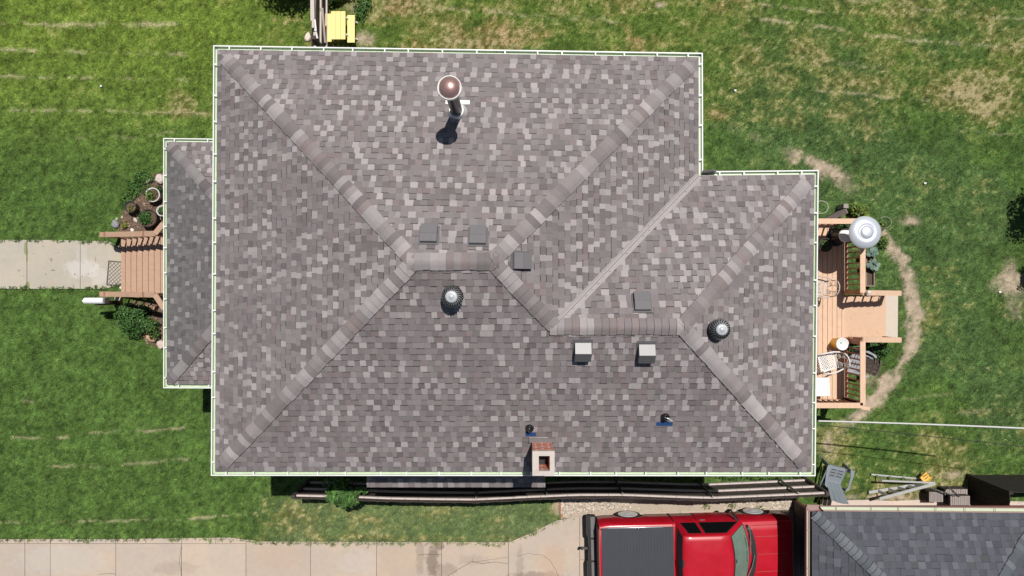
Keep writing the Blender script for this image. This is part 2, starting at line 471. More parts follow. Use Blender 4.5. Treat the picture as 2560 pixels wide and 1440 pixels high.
# grass blades standing on it
def make_grass(n, seed):
    rs = np.random.RandomState(seed)
    x = rs.uniform(-15.7, 15.7, n); y = rs.uniform(-9.0, 9.0, n)
    u = 1280 + x / G; v = 720 - y / G
    ix = np.clip(((x + 16.2) / .04).astype(int) + len(far), 0, nx - 1); iy = np.clip(((y + 9.4) / .04).astype(int) + len(far), 0, ny - 1)
    keep = ~hard_mask(u, v) & ~LB[iy, ix] & (rs.rand(n) > LE[iy, ix] * 1.02) & (rs.rand(n) > LD[iy, ix] * .35)
    for poly, segs in ((drive_poly, [[(-400, 1347), (290, 1347), (575, 1343), (655, 1353), (1272, 1355), (1330, 1331), (1390, 1301)]]), (walk_poly, [[(-400, 600), (120, 600), (270, 603), (306, 618)], [(306, 708), (266, 722), (120, 722), (-400, 721)]])):
        ins = inpoly(u, v, poly)
        for sg in segs:
            dd, par = polydist(u, v, sg)
            keep |= ins & (dd < 15 * (vnoise(par / 9, par * 0, 201) * .6 + vnoise(par / 33, par * 0, 202) * .6 - .34)) & (rs.rand(n) < .8)
    x, y, ix, iy, u, v = x[keep], y[keep], ix[keep], iy[keep], u[keep], v[keep]; n = len(x)
    eg = np.where(inpoly(u, v, drive_poly) | inpoly(u, v, walk_poly))[0]
    eg = np.repeat(eg, 4); jx = rs.normal(0, .018, len(eg)); jy = rs.normal(0, .018, len(eg))
    x = np.concatenate([x, x[eg] + jx]); y = np.concatenate([y, y[eg] + jy]); u = np.concatenate([u, u[eg]]); v = np.concatenate([v, v[eg]]); ix = np.concatenate([ix, ix[eg]]); iy = np.concatenate([iy, iy[eg]]); n = len(x)
    col = LC[iy, ix]
    clump = fbm(x, y, .14, 3, 95)
    L = rs.uniform(.045, .09, n) * (.6 + .9 * clump); W = rs.uniform(.010, .019, n)
    th = rs.uniform(0, 2 * np.pi, n); lean = rs.uniform(.25, 1.15, n)
    dx, dy = np.cos(th), np.sin(th)
    z0 = np.where(inpoly(u, v, drive_poly) | inpoly(u, v, walk_poly), .028, lift[iy, ix] - .004)
    bx, by = -dy * W / 2, dx * W / 2
    p0 = np.stack([x - bx, y - by, z0], -1); p1 = np.stack([x + bx, y + by, z0], -1)
    p2 = np.stack([x + dx * L * np.sin(lean), y + dy * L * np.sin(lean), z0 + L * np.cos(lean)], -1)
    co = np.stack([p0, p1, p2], 1).reshape(-1, 3)
    gain = rs.uniform(.55, 2.0, n)[:, None] * (.55 + 1.0 * clump)[:, None]
    yel = rs.rand(n)[:, None] * .25
    cc = np.clip(col * gain * (1 + yel * np.array([1.0, .35, 0.])), 0, .8)
    return co, np.arange(3 * n).reshape(n, 3), np.repeat(cc, 3, 0)
m_blade = mat("grass_blade", (0, 0, 0), rough=.7, var=.05, scale=3, attr=True, spec=.25)
co, tri, cc = make_grass(520000, 3)
grass = np_mesh("grass", co, tri, cc, m_blade)
tag(grass, "short green and straw coloured grass blades of the lawn", "grass", kind="stuff")

# ---------------------------------------------------------------- concrete
def stained(name, col, stains, var=.10, tint=(.33, .24, .17)):
    m, nt, b = nodes_of(name)
    geo = nt.nodes.new("ShaderNodeNewGeometry"); pos = geo.outputs["Position"]
    at_ = nt.nodes.new("ShaderNodeAttribute"); at_.attribute_name = "Col"
    n1 = noise(nt, .9, 5, .6, pos); n2 = noise(nt, 7, 5, .7, pos); n3 = noise(nt, 90, 2, .7, pos)
    c = mixc(nt, ramp(nt, n1, .35, .7), (col[0] * .95, col[1] * .95, col[2] * .96), (col[0] * 1.05, col[1] * 1.02, col[2] * .97))
    c = mixc(nt, 1.0, c, at_.outputs["Color"], 'MULTIPLY')
    g = mathn(nt, 'ADD', mathn(nt, 'ADD', mathn(nt, 'MULTIPLY', n2, .22), mathn(nt, 'MULTIPLY', n3, .24)), .77)
    cmb = nt.nodes.new("ShaderNodeCombineColor")
    for i in range(3): nt.links.new(g, cmb.inputs[i])
    c = mixc(nt, 1.0, c, cmb.outputs[0], 'MULTIPLY')
    sep = nt.nodes.new("ShaderNodeSeparateXYZ"); nt.links.new(pos, sep.inputs[0])
    wob = noise(nt, 5, 5, .7, pos)
    for (u, v, ru, rv, sc, amt) in stains:
        p = at(u, v)
        ex = mathn(nt, 'POWER', mathn(nt, 'ABSOLUTE', mathn(nt, 'DIVIDE', mathn(nt, 'SUBTRACT', sep.outputs[0], p.x), ru * G)), 2)
        ey = mathn(nt, 'POWER', mathn(nt, 'ABSOLUTE', mathn(nt, 'DIVIDE', mathn(nt, 'SUBTRACT', sep.outputs[1], p.y), rv * G)), 2)
        d = mathn(nt, 'ADD', mathn(nt, 'ADD', ex, ey), mathn(nt, 'MULTIPLY', mathn(nt, 'SUBTRACT', wob, .5), 3.4))
        k = mathn(nt, 'MULTIPLY', mathn(nt, 'SUBTRACT', 1.0, ramp(nt, d, .35, 1.25)), amt)
        c = mixc(nt, k, c, sc)
    nt.links.new(c, b.inputs["Base Color"])
    b.inputs["Roughness"].default_value = .9; b.inputs["Specular IOR Level"].default_value = .2
    bumpn(nt, b, n3, .25, .004)
    return m
DK = (.20, .155, .12); WH = (.70, .67, .66); GRN = (.22, .24, .10); RB = (.48, .33, .24)
m_drive = stained("driveway_concrete", (.485, .405, .335), [(1082, 1400, 16, 44, DK, .75), (1097, 1362, 14, 12, DK, .75), (1050, 1385, 12, 50, DK, .35), (1110, 1425, 30, 20, DK, .4), (1340, 1440, 70, 14, DK, .55), (1300, 1420, 10, 60, DK, .3), (1380, 1405, 40, 45, RB, .5),
    (900, 1405, 60, 30, WH, .12), (990, 1400, 60, 40, RB, .2), (1640, 1268, 40, 10, DK, .55), (1570, 1400, 120, 60, RB, .35), (440, 1420, 60, 18, DK, .2), (150, 1400, 120, 40, (.5, .47, .42), .4), (700, 1390, 70, 30, RB, .25), (1180, 1400, 40, 14, DK, .2)])
m_walk = stained("front_walk_concrete", (.45, .41, .345), [(205, 672, 48, 24, WH, .34), (250, 690, 26, 26, WH, .24), (205, 640, 16, 30, WH, .14), (66, 622, 5, 18, GRN, .8), (69, 645, 2, 18, GRN, .8), (70, 712, 6, 10, GRN, .9), (134, 706, 12, 8, RB, .3), (130, 650, 2, 5, DK, .7), (134, 676, 6, 1.5, DK, .5), (48, 676, 4, 3, DK, .5), (240, 648, 1.5, 8, DK, .5)])
m_joint = mat("joint_soil", (.10, .075, .05), .95, var=.3, scale=30)
m_crack = mat("crack_soil", (.19, .14, .10), .95, var=.3, scale=30)

def slabs(mb, poly, us, z, vs=None, gap=1.1, rs=None):
    us = [-410] + us + [2010]
    hp = None
    pxy = [tuple(at(u, v)[:2]) for u, v in poly]
    for i in range(len(us) - 1):
        u0, u1 = us[i] + gap / 2, us[i + 1] - gap / 2
        rows = [(-100, 2000)]
        if vs: rows = vs(us[i])
        for v0, v1 in rows:
            # clip by turning the strip into half planes (driveway outline is x-monotone)
            h = halfplanes([tuple(at(u0, v0)[:2]), tuple(at(u1, v0)[:2]), tuple(at(u1, v1)[:2]), tuple(at(u0, v1)[:2])])
            pc = clip(pxy, h)
            if pc:
                g = rs.uniform(.93, 1.05); w = rs.uniform(-.02, .02)
                mb.prism(pc, -.02, z + rs.uniform(-.004, .003), 0, (g + w, g, g - w, 1))
def ribbon(mb, pts, z, w, mi=1):
    P = [at(u, v, 0) for u, v in pts]
    for a, c in zip(P[:-1], P[1:]):
        d = (c - a); L = d.length; d = d / L; nrm = Vector((-d.y, d.x, 0)) * w / 2
        mb.add([(a + nrm).to_3d() + Vector((0, 0, z)), (a - nrm) + Vector((0, 0, z)), (c - nrm) + Vector((0, 0, z)), (c + nrm) + Vector((0, 0, z))], [(0, 1, 2, 3)], mi, (1, 1, 1, 1))
rs = random.Random(4)
mb = MB()
pfull = [tuple(at(u, v)[:2]) for u, v in drive_poly]
mb.prism(pfull, -.03, .004, 1, (1, 1, 1, 1))
slabs(mb, drive_poly, [64, 128, 291, 455, 616, 777, 942, 1104, 1271, 1449, 1700], .035, vs=lambda u: [(1300, 1357.5), (1358.6, 1445), (1446, 1800)] if u < 600 else ([(1200, 1445), (1446, 1800)] if u < 1260 else [(1200, 1398), (1399, 1800)] if u >= 1449 else [(1200, 1800)]), rs=rs)
def crack(pts, seed, w=.011):
    r2 = random.Random(seed); out = []
    for (a, c2) in zip(pts[:-1], pts[1:]):
        n = max(2, int(math.hypot(c2[0] - a[0], c2[1] - a[1]) / 6))
        for i in range(n): t = i / n; out.append((a[0] + (c2[0] - a[0]) * t + r2.uniform(-1, 1), a[1] + (c2[1] - a[1]) * t + r2.uniform(-1, 1)))
    out.append(pts[-1]); ribbon(mb, out, .0405, w)
crack([(1120, 1438), (1150, 1420), (1180, 1402), (1205, 1408), (1240, 1404), (1270, 1408)], 1)
crack([(1290, 1390), (1320, 1382), (1360, 1388), (1375, 1400), (1390, 1425), (1394, 1440)], 2, .008)
crack([(1045, 1386), (1104, 1384)], 3); crack([(250, 1436), (270, 1432), (290, 1434)], 4); crack([(455, 1358), (450, 1400), (455, 1440)], 5, .009); crack([(1182, 1392), (1182, 1404), (1270, 1392)], 6, .007)
for i, u in enumerate((70, 175, 212, 365, 540)): crack([(u, 1348), (u + 1, 1357)], 20 + i)
o = mb.build("driveway", [m_drive, m_joint, m_crack])
o.data.materials[1] = m_joint
tag(o, "cracked pale concrete driveway slabs along the bottom of the photo", "driveway", kind="structure")
mb = MB()
mb.prism([tuple(at(u, v)[:2]) for u, v in walk_poly], -.03, .004, 1, (1, 1, 1, 1))
wx = [tuple(at(u, v)[:2]) for u, v in walk_poly]
cuts = [-410, -110, 69, 202, 320]
for a_, b_ in zip(cuts[:-1], cuts[1:]):
    pc = clip(wx, halfplanes([tuple(at(a_ + .6, 500)[:2]), tuple(at(b_ - .6, 500)[:2]), tuple(at(b_ - .6, 800)[:2]), tuple(at(a_ + .6, 800)[:2])]))
    g = rs.uniform(.96, 1.04); mb.prism(pc, -.02, .03 + rs.uniform(-.003, .003), 0, (g, g, g, 1))
o = mb.build("front_walk", [m_walk, m_joint])
tag(o, "straight pale concrete front walk leading to the wooden steps", "path", kind="structure")

# gravel beside the driveway
mb = MB()
m_gravbed = mat("gravel_bed", (.43, .36, .285), .95, var=.22, scale=26, bump=.5, dirt=(.27, .22, .16), dirt_amt=.4, dscale=4)
mb.prism([tuple(at(u, v)[:2]) for u, v in [(1404, 1230), (1990, 1225), (1990, 1276), (1700, 1279), (1480, 1287), (1402, 1297)]], -.03, .012)
o = mb.build("gravel_bed", m_gravbed); tag(o, "strip of pale gravel between the dark fence and the driveway", "gravel", kind="structure")
r3 = random.Random(9); mb = MB()
pal = [(.62, .56, .46), (.55, .47, .38), (.70, .64, .55), (.42, .36, .30), (.30, .27, .24), (.5, .38, .3)]
for _ in range(2600):
    t = r3.random(); u = 1403 + 577 * t ** (1.5 if r3.random() < .6 else 1); lim = 1293 - (u - 1403) * .16 if u < 1520 else 1275
    v = r3.uniform(1236, lim)
    if 1555 + r3.gauss(0, 25) < u < 1850 + r3.gauss(0, 30): continue
    p = at(u, v); s = r3.uniform(.012, .034)
    c = r3.choice(pal); mb.stone((p.x, p.y, .012), s, s * r3.uniform(.6, 1), s * .6, r3, 0, (*c, 1), r3.uniform(0, 3))
m_peb = mat("pebble", (0, 0, 0), .9, attr=True, var=.15, scale=30)
o = mb.build("gravel", m_peb); tag(o, "loose pale pebbles of the gravel strip", "gravel", kind="stuff")

# mulch chips in the beds
mb = MB(); pal = [(.28, .18, .12), (.20, .13, .09), (.36, .25, .18), (.14, .095, .07), (.42, .33, .27)]
for _ in range(1500):
    bp = bed_a if r3.random() < .6 else bed_b
    u, v = r3.uniform(290, 440), r3.uniform(425, 880)
    if not inpoly(np.array([u]), np.array([v]), bp)[0]: continue
    p = at(u, v); c = r3.choice(pal); a0 = r3.uniform(0, 6.3); d = Vector((math.cos(a0), math.sin(a0), r3.uniform(-.2, .2))) * r3.uniform(.015, .045)
    q = Vector((p.x, p.y, r3.uniform(.005, .03))); mb.beam(q - d, q + d, r3.uniform(.012, .03), .008, 0, (*c, 1))
o = mb.build("mulch", m_peb); tag(o, "brown wood mulch chips of the beds beside the front steps", "mulch", kind="stuff")
# ---------------------------------------------------------------- house
ZE = 6.12
def pxy(u, v, z): p = at(u, v, z); return (p.x, p.y)

def offset_poly(pts, o, closed=True):
    """inward offset (clockwise or not, the sign follows the centroid-free winding)"""
    n = len(pts); A = sum(pts[i][0] * pts[(i + 1) % n][1] - pts[(i + 1) % n][0] * pts[i][1] for i in range(n)); s = 1 if A > 0 else -1
    L = []
    for i in range(n):
        x0, y0 = pts[i]; x1, y1 = pts[(i + 1) % n]; l = math.hypot(x1 - x0, y1 - y0)
        nx_, ny_ = -(y1 - y0) / l * s, (x1 - x0) / l * s
        L.append((x0 + nx_ * o, y0 + ny_ * o, x1 - x0, y1 - y0))
    out = []
    for i in range(n):
        ax, ay, adx, ady = L[i - 1]; bx, by, bdx, bdy = L[i]
        det = adx * bdy - ady * bdx
        t = ((bx - ax) * bdy - (by - ay) * bdx) / det
        out.append((ax + adx * t, ay + ady * t))
    return out

def fit_plane(P):
    a = np.array(P); A = np.c_[a[:, 0], a[:, 1], np.ones(len(a))]
    s, *_ = np.linalg.lstsq(A, a[:, 2], rcond=None)
    return lambda x, y: s[0] * x + s[1] * y + s[2]

PAL_HOUSE = [((.228, .201, .203), 34), ((.209, .185, .188), 26), ((.185, .160, .163), 14), ((.252, .223, .224), 15), ((.214, .174, .174), 7), ((.163, .141, .144), 4)]
LIGHT_HOUSE = [(.330, .298, .300), (.360, .325, .325), (.300, .272, .276)]
PAL_GAR = [((.090, .093, .110), 40), ((.085, .088, .104), 26), ((.097, .100, .118), 16), ((.078, .081, .096), 8), ((.088, .092, .098), 5)]
LIGHT_GAR = [(.112, .115, .134), (.120, .123, .142)]
def pick(pal, rng):
    t = rng.uniform(0, sum(w for _, w in pal))
    for c, w in pal:
        t -= w
        if t <= 0: return c
    return pal[0][0]

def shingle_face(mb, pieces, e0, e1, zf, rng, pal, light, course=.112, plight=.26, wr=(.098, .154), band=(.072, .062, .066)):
    e0 = Vector(e0[:2]); e1 = Vector(e1[:2]); e = (e1 - e0).normalized(); n = Vector((-e.y, e.x))
    allp = [Vector(p) for pc in pieces for p in pc]
    if sum((p - e0).dot(n) for p in allp) < 0: n = -n
    smin = min((p - e0).dot(e) for p in allp); smax = max((p - e0).dot(e) for p in allp)
    dmin = min((p - e0).dot(n) for p in allp); dmax = max((p - e0).dot(n) for p in allp)
    hps = [halfplanes([tuple(p) for p in pc]) for pc in pieces]
    XY = lambda s, d: (e0.x + e.x * s + n.x * d, e0.y + e.y * s + n.y * d)
    def emit(cell, d0, d1, lo, hi, col):
        for hp in hps:
            pc = clip(cell, hp)
            if not pc: continue
            k = len(pc); vs = []
            for x, y in pc:
                d = (x - e0.x) * n.x + (y - e0.y) * n.y
                t = (d - d0) / (d1 - d0); vs.append((x, y, zf(x, y) + lo + (hi - lo) * t))
            vs2 = [(x, y, z - .016) for x, y, z in vs]
            A = sum(pc[i][0] * pc[(i + 1) % k][1] - pc[(i + 1) % k][0] * pc[i][1] for i in range(k))
            if A < 0: vs = vs[::-1]; vs2 = vs2[::-1]
            mb.add(vs + vs2, [tuple(range(k))] + [(i, k + i, k + (i + 1) % k, (i + 1) % k) for i in range(k)], 0, (*col, 1))
    k0 = int(math.floor(dmin / course)); k1 = int(math.ceil(dmax / course))
    for k in range(k0, k1 + 1):
        d0, d1 = k * course, (k + 1) * course + .004
        s = smin - rng.uniform(0, .5); tooth = rng.random() < .5
        jit = rng.uniform(-.003, .003)
        while s < smax:
            w = rng.uniform(*wr) * (1.1 if not tooth else 1)
            g = rng.uniform(.93, 1.07)
            if tooth:
                c = rng.choice(light) if rng.random() < plight * 1.35 else pick(pal, rng)
                q = rng.uniform(-.012, .008)
                cell = [XY(s + q, d0 + jit), XY(s + w - q, d0 + jit), XY(s + w, d1), XY(s, d1)]
                emit(cell, d0, d1, .019, .008, (c[0] * g, c[1] * g, c[2] * g))
            else:
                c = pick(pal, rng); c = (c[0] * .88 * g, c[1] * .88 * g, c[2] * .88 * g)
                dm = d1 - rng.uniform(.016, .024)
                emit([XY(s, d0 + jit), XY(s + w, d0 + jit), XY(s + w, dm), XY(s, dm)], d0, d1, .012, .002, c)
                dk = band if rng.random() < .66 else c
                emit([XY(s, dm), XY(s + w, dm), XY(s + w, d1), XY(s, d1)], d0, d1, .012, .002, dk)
            s += w
            tooth = not tooth if rng.random() < .86 else tooth

def roof_mat(name, rough=.92):
    m, nt, b = nodes_of(name)
    a = nt.nodes.new("ShaderNodeAttribute"); a.attribute_name = "Col"
    f = noise(nt, 110, 3, .8); f2 = noise(nt, 3.0, 4, .6); f3 = noise(nt, 42, 3, .7)
    g = mathn(nt, 'ADD', mathn(nt, 'MULTIPLY', f, .55), mathn(nt, 'MULTIPLY', f2, .20))
    g = mathn(nt, 'ADD', g, mathn(nt, 'MULTIPLY', f3, .38)); g = mathn(nt, 'ADD', g, .45)
    cmb = nt.nodes.new("ShaderNodeCombineColor")
    for i in range(3): nt.links.new(g, cmb.inputs[i])
    nt.links.new(mixc(nt, 1.0, a.outputs["Color"], cmb.outputs[0], 'MULTIPLY'), b.inputs["Base Color"])
    b.inputs["Roughness"].default_value = rough; b.inputs["Specular IOR Level"].default_value = .25
    bumpn(nt, b, f, .5, .004)
    return m
m_shingle = roof_mat("shingle_granules")
m_white = mat("white_paint", (.80, .80, .79), .45, var=.04, scale=6, dirt=(.45, .43, .36), dirt_amt=.10, dscale=4)
m_green = mat("gutter_inside", (.51, .61, .44), .5, var=.08, scale=9, dirt=(.36, .33, .2), dirt_amt=.16, dscale=5)
m_siding = mat("pale_siding", (.55, .52, .46), .8, var=.08, scale=2, stretch=(1, 1, 9))
m_black = mat("black_plastic", (.018, .018, .02), .45, var=.2)
m_cap_pal = [(.235, .208, .208), (.213, .187, .188), (.258, .230, .230), (.194, .168, .169), (.225, .185, .182), (.178, .155, .157)]

def ridge_cap(A, B, zl, zr, rng, pal, light, w=.150, expo=.142, plight=.25, raise_=.030, zc=None):
    """folded cap shingles from A up to B (2d points); zl and zr: planes left and right of A->B"""
    mb = MB(); A = Vector(A); B = Vector(B); L = (B - A).length; d = (B - A) / L; n = Vector((-d.y, d.x))
    k = int(L / expo) + 1; prev = None
    for i in range(k):
        s0 = i * expo; s1 = min(L, (i + 1) * expo + .02)
        if s0 >= L: break
        c = rng.choice(light) if rng.random() < plight else (prev if prev and rng.random() < .2 else rng.choice(pal))
        prev = c; g = rng.uniform(.93, 1.07); c = (c[0] * g, c[1] * g, c[2] * g)
        ww = w * rng.uniform(.96, 1.03); sh = rng.uniform(-.008, .008)
        rows = []
        for s, up in ((s0, .028), (s1, .002)):
            row = []
            for o, hump in ((-1, 0), (-.55, .002), (-.18, .004), (0, .002), (.18, .004), (.55, .002), (1, 0)):
                q = A + d * s + n * (o * ww + sh)
                z = zl(q.x, q.y) if o > 0 else zr(q.x, q.y)
                if o == 0 or abs(o) < .3:
                    z = max(zl(q.x, q.y), zr(q.x, q.y)) if zl(q.x, q.y) + zr(q.x, q.y) < 2 * max(zl(q.x, q.y), zr(q.x, q.y)) else z
                    z = min(zl(q.x, q.y), zr(q.x, q.y)) if True else z
                    if o == 0: z -= .012
                row.append((q.x, q.y, z + up + raise_ + hump))
            rows.append(row)
        m = len(rows[0]); base = [(x, y, z - .045) for x, y, z in rows[0]]
        vs = rows[0] + rows[1] + base
        fs = [(j + 1, j, m + j, m + j + 1) for j in range(m - 1)] + [(j, j + 1, 2 * m + j + 1, 2 * m + j) for j in range(m - 1)]
        # side edges
        vs += [(x, y, z - .045) for x, y, z in (rows[1][0], rows[1][-1])]
        fs += [(0, 2 * m, 3 * m, m), (m - 1, 2 * m - 1, 3 * m + 1, 3 * m - 1)]
        nj = m - 1
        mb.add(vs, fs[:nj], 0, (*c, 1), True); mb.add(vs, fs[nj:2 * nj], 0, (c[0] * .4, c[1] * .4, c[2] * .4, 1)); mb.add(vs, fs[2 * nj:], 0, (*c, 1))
    return mb

def gutter(parent, P, i, z, segs, name="gutter", wide=.092, depth=.075, lipw=.024, inner=m_green, outer=m_white, strap=.62, rng=random, skip=(), drip=True, strapw=.028):
    """trough along edge i of the outline P (outer lip), with straps as its children"""
    offs = [0, lipw, lipw, wide, wide, wide + .020, wide + .020, wide - .004, wide - .004, 0]
    zs = [0, 0, -depth, -depth, .004, .004, -.02, -.02, -depth - .02, -depth - .02]
    mi = [0, 1, 1, 1, 0, 0, 0, 0, 0, 0]
    n = len(P)
    if not drip: zs[4] = zs[5] = -.03; zs[6] = zs[7] = -.05
    A = [offset_poly(P, o)[i] for o in offs]; B = [offset_poly(P, o)[(i + 1) % n] for o in offs]
    t0, t1 = segs
    lerp = lambda a, b, t: (a[0] + (b[0] - a[0]) * t, a[1] + (b[1] - a[1]) * t)
    mb = MB(); m = len(offs)
    a3 = [(*lerp(A[k], B[k], t0), z + zs[k]) for k in range(m)]; b3 = [(*lerp(A[k], B[k], t1), z + zs[k]) for k in range(m)]
    for k in range(m):
        j = (k + 1) % m
        mb.add([a3[k], b3[k], b3[j], a3[j]], [(0, 1, 2, 3)], mi[k])
    # end caps of the trough
    for q in (a3, b3):
        mb.add([q[1], q[2], q[3], q[8]], [(0, 1, 2, 3)], 0)
    g = mb.build(name, [outer, inner], parent)
    L = math.hypot(B[0][0] - A[0][0], B[0][1] - A[0][1]) * (t1 - t0)
    cnt = int(L / strap)
    a0 = Vector(a3[0]); b0 = Vector(b3[0]); d = (b0 - a0).normalized()
    nin = (Vector(lerp(A[5], B[5], .5)) - Vector(lerp(A[0], B[0], .5))); nin = Vector((nin.x, nin.y, 0)); nin = nin - d * nin.dot(d); nin.normalize()
    for k in range(cnt):
        s = (k + .5 + rng.uniform(-.13, .13)) * L / cnt
        p = a0 + d * s
        sb = MB(); u_ = d * strapw / 2
        p0 = p + nin * .01; p1 = p + nin * (wide + .016)
        zt = Vector((0, 0, .009)); zb = Vector((0, 0, .0015))
        sb.hexa([p0 - u_ + zb, p0 + u_ + zb, p1 + u_ + zb, p1 - u_ + zb, p0 - u_ + zt, p0 + u_ + zt, p1 + u_ + zt, p1 - u_ + zt], 0)
        sb.build("hanger_strap", outer, g)
    return g

house = thing("house", "large hip roofed house with mottled mauve grey shingles and white gutters, filling the centre", "house", (0, 0, 0))
P_lip = [pxy(533, 113, ZE), pxy(1757, 132, ZE), pxy(1758, 428, ZE), pxy(2047, 425, ZE), pxy(2039, 1190.5, ZE), pxy(527, 1189.5, ZE)]
P_roof = offset_poly(P_lip, .098)
ZS = ZE + .012
R1 = at(1035, 653, 8.55); R2 = at(1230, 653, 8.55); R3 = at(1385, 816, 7.88); R4 = at(1706, 816, 7.88)
Pz = [Vector((p[0], p[1], ZS)) for p in P_roof]
faces = {'N': [Pz[0], Pz[1], R2, R1], 'E2': [Pz[1], Pz[2], R3, R2], 'E3': [Pz[2], Pz[3], R4, R3], 'E4': [Pz[3], Pz[4], R4], 'S': [Pz[4], Pz[5], R1, R2, R3, R4], 'W': [Pz[5], Pz[0], R1]}
ZF = {k: fit_plane(v) for k, v in faces.items()}
t2 = lambda v: (v.x, v.y)
foot = (R3.x, Pz[4].y + (Pz[5].y - Pz[4].y) * (R3.x - Pz[4].x) / (Pz[5].x - Pz[4].x))
pieces = {k: [[t2(p) for p in v]] for k, v in faces.items()}
pieces['S'] = [[t2(Pz[5]), t2(R1), t2(R2), t2(R3), foot], [foot, t2(R3), t2(R4), t2(Pz[4])]]
eave = {'N': (0, 1), 'E2': (1, 2), 'E3': (2, 3), 'E4': (3, 4), 'S': (4, 5), 'W': (5, 0)}
rng = random.Random(11)
mb = MB()
for k in faces:
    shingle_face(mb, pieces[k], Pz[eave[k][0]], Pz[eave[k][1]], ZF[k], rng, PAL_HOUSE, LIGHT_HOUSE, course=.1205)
    for pc in pieces[k]:
        mb.add([(x, y, ZF[k](x, y) - .012) for x, y in pc], [tuple(range(len(pc)))], 1, (.2, .18, .18, 1))
m_under = mat("roof_deck", (.16, .145, .147), .9)
roof = mb.build("roof", [m_shingle, m_under], house)
def cap(A, B, l, r, seed, **kw):
    ridge_cap(t2(A), t2(B), ZF[l], ZF[r], random.Random(seed), m_cap_pal, LIGHT_HOUSE, **kw).build("ridge_cap", m_shingle, roof)
ext = lambda a, b, t: Vector(a) + (Vector(b) - Vector(a)) * t
# walking from the eave corner up, left plane / right plane
cap(ext(Pz[0], R1, .045), R1, 'N', 'W', 1); cap(ext(Pz[5], R1, .045), R1, 'W', 'S', 2, plight=.3)
cap(ext(Pz[1], R2, .045), R2, 'E2', 'N', 3); cap(ext(Pz[3], R4, .06), R4, 'E4', 'E3', 4); cap(ext(Pz[4], R4, .06), R4, 'S', 'E4', 5)
cap(R3, R2, 'S', 'E2', 6)
dx = Vector((.13, 0, 0))
cap(R1 - dx, R2 + dx, 'N', 'S', 7, raise_=.030, w=.16, plight=.4); cap(R3 - dx * .6, R4 + dx, 'E3', 'S', 8, raise_=.030, w=.16, plight=.3)

# valley metal
m_valley = mat("valley_metal", (.36, .328, .328), .55, var=.06, scale=4)
mb = MB(); A = Pz[2]; B = R3; d = Vector((B.x - A.x, B.y - A.y)); L = d.length; d /= L; n = Vector((-d.y, d.x))
prof = [(-.085, 'x', .022), (-.030, 'x', .016), (-.010, 'x', .020), (0, 'x', .050), (.010, 'x', .020), (.030, 'x', .016), (.085, 'x', .022)]
rows = []
for t in (.0, .985):
    row = []
    for o, _, h in prof:
        q = Vector((A.x, A.y)) + d * L * t + n * o
        z = max(ZF['E2'](q.x, q.y), ZF['E3'](q.x, q.y))
        row.append((q.x, q.y, z + h))
    rows.append(row)
m_ = len(prof); mb.add(rows[0] + rows[1], [(j + 1, j, m_ + j, m_ + j + 1) for j in range(m_ - 1)])
mb.build("valley_flashing", m_valley, roof)

grng = random.Random(5)
gs = [gutter(house, P_lip, i, ZE, (0, 1), rng=grng) for i in range(6)]
# dark outlet elbow where the valley empties
mb = MB(); p = at(1772, 430, ZE + .02); mb.beam(at(1757, 430, ZE + .01), at(1790, 429, ZE + .01), .075, .05); mb.tube([at(1757, 431, ZE + .02), at(1768, 431, ZE + .03), at(1786, 430, ZE + .0)], .04)
mb.build("downspout_outlet", m_black, house)
# walls, soffit
P_wall = offset_poly(P_lip, .58)
mb = MB(); n_ = 6
mb.prism(P_wall, 0.0, ZE - .2)
mb.build("wall", m_siding, house)
mb = MB(); po = offset_poly(P_lip, .125)
for i in range(6):
    j = (i + 1) % 6
    mb.add([(*po[i], ZE - .16), (*po[j], ZE - .16), (*P_wall[j], ZE - .16), (*P_wall[i], ZE - .16)], [(0, 1, 2, 3)])
    mb.add([(*po[i], ZE - .18), (*po[j], ZE - .18), (*po[j], ZE - .01), (*po[i], ZE - .01)], [(0, 1, 2, 3)])
mb.build("soffit", m_white, house)

# ---- porch roof on the left
ZP = 3.29
Q_lip = [pxy(408, 345, ZP), (-5.88, pxy(408, 346.5, ZP)[1] - .02), (-5.88, pxy(408, 970, ZP)[1] - .02), pxy(408, 970.5, ZP)]
Q_roof = offset_poly(Q_lip, .098)
zq = ZP + .012; sl = .42
ev = [Vector((*p, zq)) for p in Q_roof]
mid_y = None
runN = Q_roof[1][0] - Q_roof[0][0]
T1 = Vector((Q_roof[1][0], Q_roof[0][1] - runN, zq + sl * runN)); T2 = Vector((Q_roof[1][0], Q_roof[3][1] + runN, zq + sl * runN))
PF = {'pw': [ev[3], ev[0], T1, T2], 'pn': [ev[0], ev[1], T1], 'ps': [ev[2], ev[3], T2]}
PZ = {k: fit_plane(v) for k, v in PF.items()}
mb = MB()
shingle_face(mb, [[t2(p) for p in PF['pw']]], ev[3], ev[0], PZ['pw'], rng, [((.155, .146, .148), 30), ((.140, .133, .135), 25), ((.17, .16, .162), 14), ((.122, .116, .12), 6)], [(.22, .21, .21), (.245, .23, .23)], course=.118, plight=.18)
for k, a, b in (('pn', 0, 1), ('ps', 2, 3)):
    shingle_face(mb, [[t2(p) for p in PF[k]]], ev[a], ev[b], PZ[k], rng, PAL_HOUSE, LIGHT_HOUSE, course=.118)
for k in PF: mb.add([(p.x, p.y, p.z - .012) for p in PF[k]], [tuple(range(len(PF[k])))], 1, (.2, .18, .18, 1))
proof = mb.build("porch_roof", [m_shingle, m_under], house)
ZF.update(PZ)
for a, t, l, r, s in ((ev[0], T1, 'pn', 'pw', 21), (ev[3], T2, 'pw', 'ps', 22)):
    ridge_cap(t2(ext(a, t, .03)), t2(t), ZF[l], ZF[r], random.Random(s), [(q * .72, r_ * .73, t_ * .75) for q, r_, t_ in m_cap_pal], [(.23, .215, .215)], w=.13).build("ridge_cap", m_shingle, proof)
